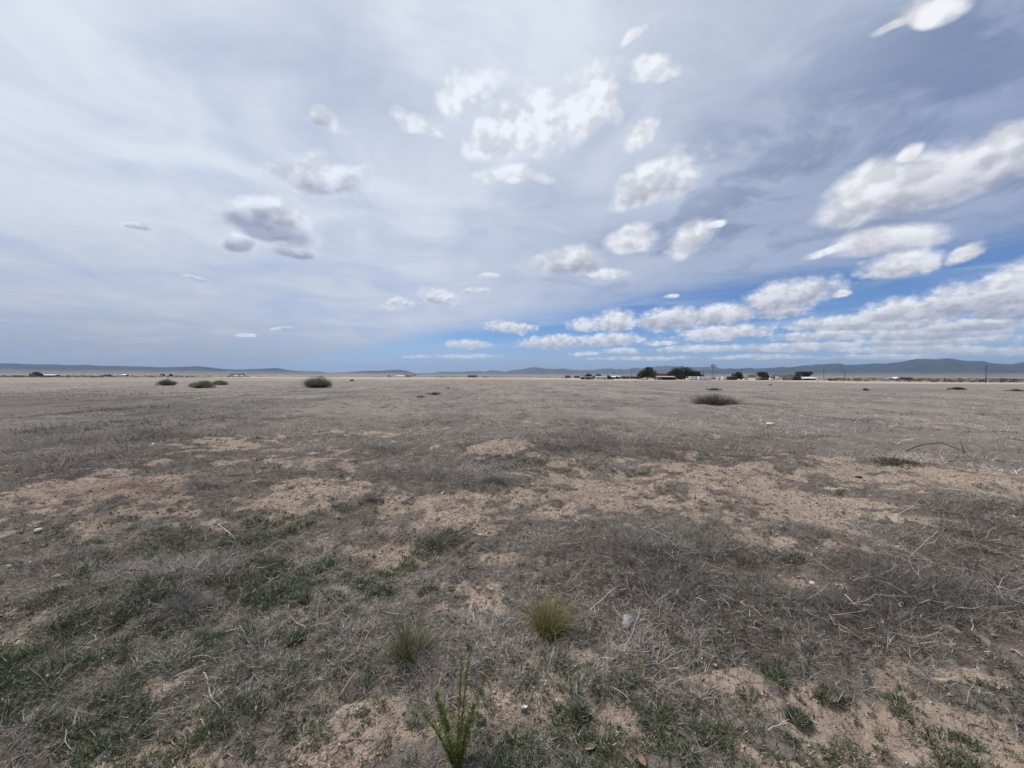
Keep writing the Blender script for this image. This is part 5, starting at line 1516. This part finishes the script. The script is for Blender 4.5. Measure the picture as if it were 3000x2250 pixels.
sticks('twig', 'wiry white branching weed stem at the edge of the tan soil', [[(2140, 1366), (2135, 1352, U), (2122, 1340, U), (2106, 1336, U)], [(2135, 1352, U), (2128, 1345, U), (2118, 1348, U)], [(2138, 1358, U), (2150, 1350, U)]], .008, PALE)
sticks('twig', 'pale stick lying on the front edge of the long matted heap', [[(1581, 1615), (1620, 1620), (1663, 1629)]], .005, GREYST)
sticks('twig', 'long tan stick lying flat on the tan soil past the matted heap', [[(2690, 1480), (2740, 1490), (2792, 1500)]], .008, TANST)
sticks('twig', 'thin white twig on the crest of the matted heap', [[(1960, 1557), (1995, 1552), (2029, 1559)]], .006, PALE)
sticks('twig', 'pair of white curved stems joined at the foot near the bare mound', [[(1596, 1434), (1600, 1420, U), (1599, 1405, U), (1595, 1395, U)], [(1596, 1430), (1610, 1434), (1613, 1418, U), (1608, 1400, U)]], .0065, PALE)
sticks('twig', 'pale forked stick lying on bare brown soil beyond the green weeds', [[(640, 1537), (662, 1556), (680, 1570), (690, 1584)], [(668, 1560), (678, 1575)]], .0062, PALE)
sticks('twig', 'curved white stem hooked at its top on bare soil', [[(1205, 1626), (1203, 1605, U), (1202, 1592, U), (1208, 1582, U), (1222, 1580, U)]], .0052, PALE)
sticks('twig', 'thin grey twig beside the spring grey dead bush by the mound', [[(1318, 1452), (1306, 1432), (1299, 1410, U)]], .006, GREYST)
sticks('twig', 'dark arching twig on the flank of the bare mound', [[(1515, 1352), (1530, 1340, U), (1550, 1332, U), (1572, 1330)]], .007, GREYST)
sticks('twig', 'pale straw lying on bare sand near the wide dull green clump', [[(2843, 2120), (2870, 2130), (2895, 2138)]], .0035, TANST)
sticks('twig', 'grey twig lying near the corner with the bare sand', [[(2785, 2195), (2805, 2215), (2828, 2240)]], .003, GREYST)
sticks('twig', 'thin vertical white twig at the bottom below the yellow green tussock', [[(1578, 2250), (1574, 2215, U), (1570, 2182, U)]], .002, PALE)
sticks('twig', 'small curved pale twig above the slender reddish weed', [[(1500, 1985), (1498, 1968, U), (1504, 1955, U)]], .0022, PALE)


def leaf(label, px, py, L, W, mat, rz, roll, seed):
    """curled dry leaf"""
    rd = random.Random(seed); p = at(px, py); n = 9; v = []; f = []
    for i in range(n):
        t = i / (n - 1); w = W * math.sin(math.pi * (.06 + .9 * t)) ** .8
        for k, s in enumerate((-1, -.5, 0, .5, 1)):
            v.append((L * (t - .5), s * w, .012 + roll * w * s * s + .25 * L * (t - .5) ** 2 + rd.uniform(-.001, .001)))
    for i in range(n - 1):
        for k in range(4): f.append((i * 5 + k, (i + 1) * 5 + k, (i + 1) * 5 + k + 1, i * 5 + k + 1))
    b = len(v); v += [(x, y, z - .0012) for x, y, z in v]
    f += [tuple(q + b for q in c)[::-1] for c in f]
    m = MB(); m.add(v, f); o = m.build('dry_leaf', mat, smooth=True)
    o.location = p; o.rotation_euler = (rd.uniform(-.2, .2), rd.uniform(-.2, .3), rz)
    return tag(o, label, 'leaf')


LEAFT = plain('dry_leaf_tan', (.42, .32, .225), .35, 40, .8)
LEAFB = plain('dry_leaf_brown', (.27, .18, .125), .4, 40, .8)
LEAFW = plain('dry_leaf_pale', (.62, .57, .50), .25, 40, .8)
leaf('large curled tan leaf standing by the green clump on bare soil', 1315, 1728, .085, .026, LEAFT, .9, .9, 1)
leaf('pinkish brown leaf beside the forked thin white twig', 1730, 2202, .060, .014, LEAFT, .6, .5, 2)
leaf('folded brown leaf in the bottom corner of the green weeds', 1876, 2238, .050, .016, LEAFB, 2.2, .8, 3)
leaf('small whitish leaf on grey litter below the matted stems', 2096, 1956, .028, .009, LEAFT, 1.7, .5, 4)
leaf('pale square scrap of leaf by the yellowish block near the tall weed', 1537, 2082, .032, .012, LEAFW, .2, .5, 5)
leaf('tan tent shaped leaf on the dark litter by the bare sand', 2745, 1992, .075, .020, LEAFT, 2.6, -.9, 6)
leaf('whitish chip of leaf near the dark stone', 153, 1985, .060, .016, LEAFW, .5, .5, 7)


def stone(name, label, px, py, size, mat, seed, cat='stone'):
    rng = np.random.default_rng(seed); p = at(px, py); v = []; f = []; nu, nv = 16, 9
    for j in range(nv + 1):
        for i in range(nu):
            a = 2 * math.pi * i / nu; b = math.pi * (j / nv - .5)
            d = np.array([math.cos(a) * math.cos(b), math.sin(a) * math.cos(b), math.sin(b)])
            k = .75 + .5 * float(fbm(np.array([d[0] * 1.6 + seed]), np.array([d[1] * 1.6 + d[2]]), 3, seed)[0])
            v.append(tuple(d * k * np.array(size)))
    for j in range(nv):
        for i in range(nu): f.append((j * nu + i, j * nu + (i + 1) % nu, (j + 1) * nu + (i + 1) % nu, (j + 1) * nu + i))
    m = MB(); m.add(v, f); o = m.build(name, mat, smooth=True); o.location = p + Vector((0, 0, size[2] * .45)); o.rotation_euler = (0, 0, seed)
    return tag(o, label, cat)


LIME = plain('pale_limestone', (.58, .53, .45), .15, 12, .9)
BASALT = plain('dark_stone', (.055, .05, .05), .3, 30, .9)
stone('flat_stone', 'flat whitish stone lying in the mid field grass', 2256, 1244, (.15, .11, .055), LIME, 1)
stone('dark_stone', 'dark angular stone among the green weeds', 197, 2000, (.030, .022, .020), BASALT, 2)
stone('small_stone', 'small yellowish stone block beside the tall feathery weed', 1462, 2070, (.011, .009, .008), plain('ochre_stone', (.45, .33, .17), .2, 40, .9), 3)
stone('pale_stone', 'pale round stone in a gap of the matted stems', 2380, 1710, (.024, .018, .012), LIME, 4)
stone('pale_stone', 'small whitish stone on tan soil by the broken soil edge', 112, 1556, (.035, .028, .02), LIME, 5)
stone('dark_stone', 'black pebble on the tan soil before the bent branch', 2514, 1400, (.05, .035, .025), BASALT, 6)


def plastic_cup():
    """crushed clear cup lying on its side"""
    m, nt, b = new_mat('clear_plastic', .18, .5); NX.nt = nt
    b.inputs['Base Color'].default_value = (.85, .87, .88, 1); b.inputs['Transmission Weight'].default_value = .55; b.inputs['IOR'].default_value = 1.15
    b.inputs['Alpha'].default_value = 0.42
    t = thing('plastic_cup', at(1836, 1832), 'crumpled clear plastic cup lying among dead stems', 'cup', rz=.5)
    n, L = 22, .070; v = []; f = []; rd = random.Random(3)
    for j in range(7):
        u = j / 6; r = .020 + .010 * u
        for i in range(n):
            a = 6.2832 * i / n; q = r * (1 + .10 * math.sin(3 * a + j) + rd.uniform(-.05, .05))
            v.append((math.cos(a) * q, L * (u - .5), .026 + math.sin(a) * q * .78))
    for j in range(6):
        for i in range(n): f.append((j * n + i, j * n + (i + 1) % n, (j + 1) * n + (i + 1) % n, (j + 1) * n + i))
    f.append(tuple(range(n)))
    mb = MB(); mb.add(v, f); mb.build('cup', m, t, smooth=True)
    rim = MB(); rim.tube([v[6 * n + i % n] for i in range(n + 1)], .0016, 5); rim.build('rim', m, t)
    t.rotation_euler = (.25, .1, -.6)
    return t


plastic_cup()
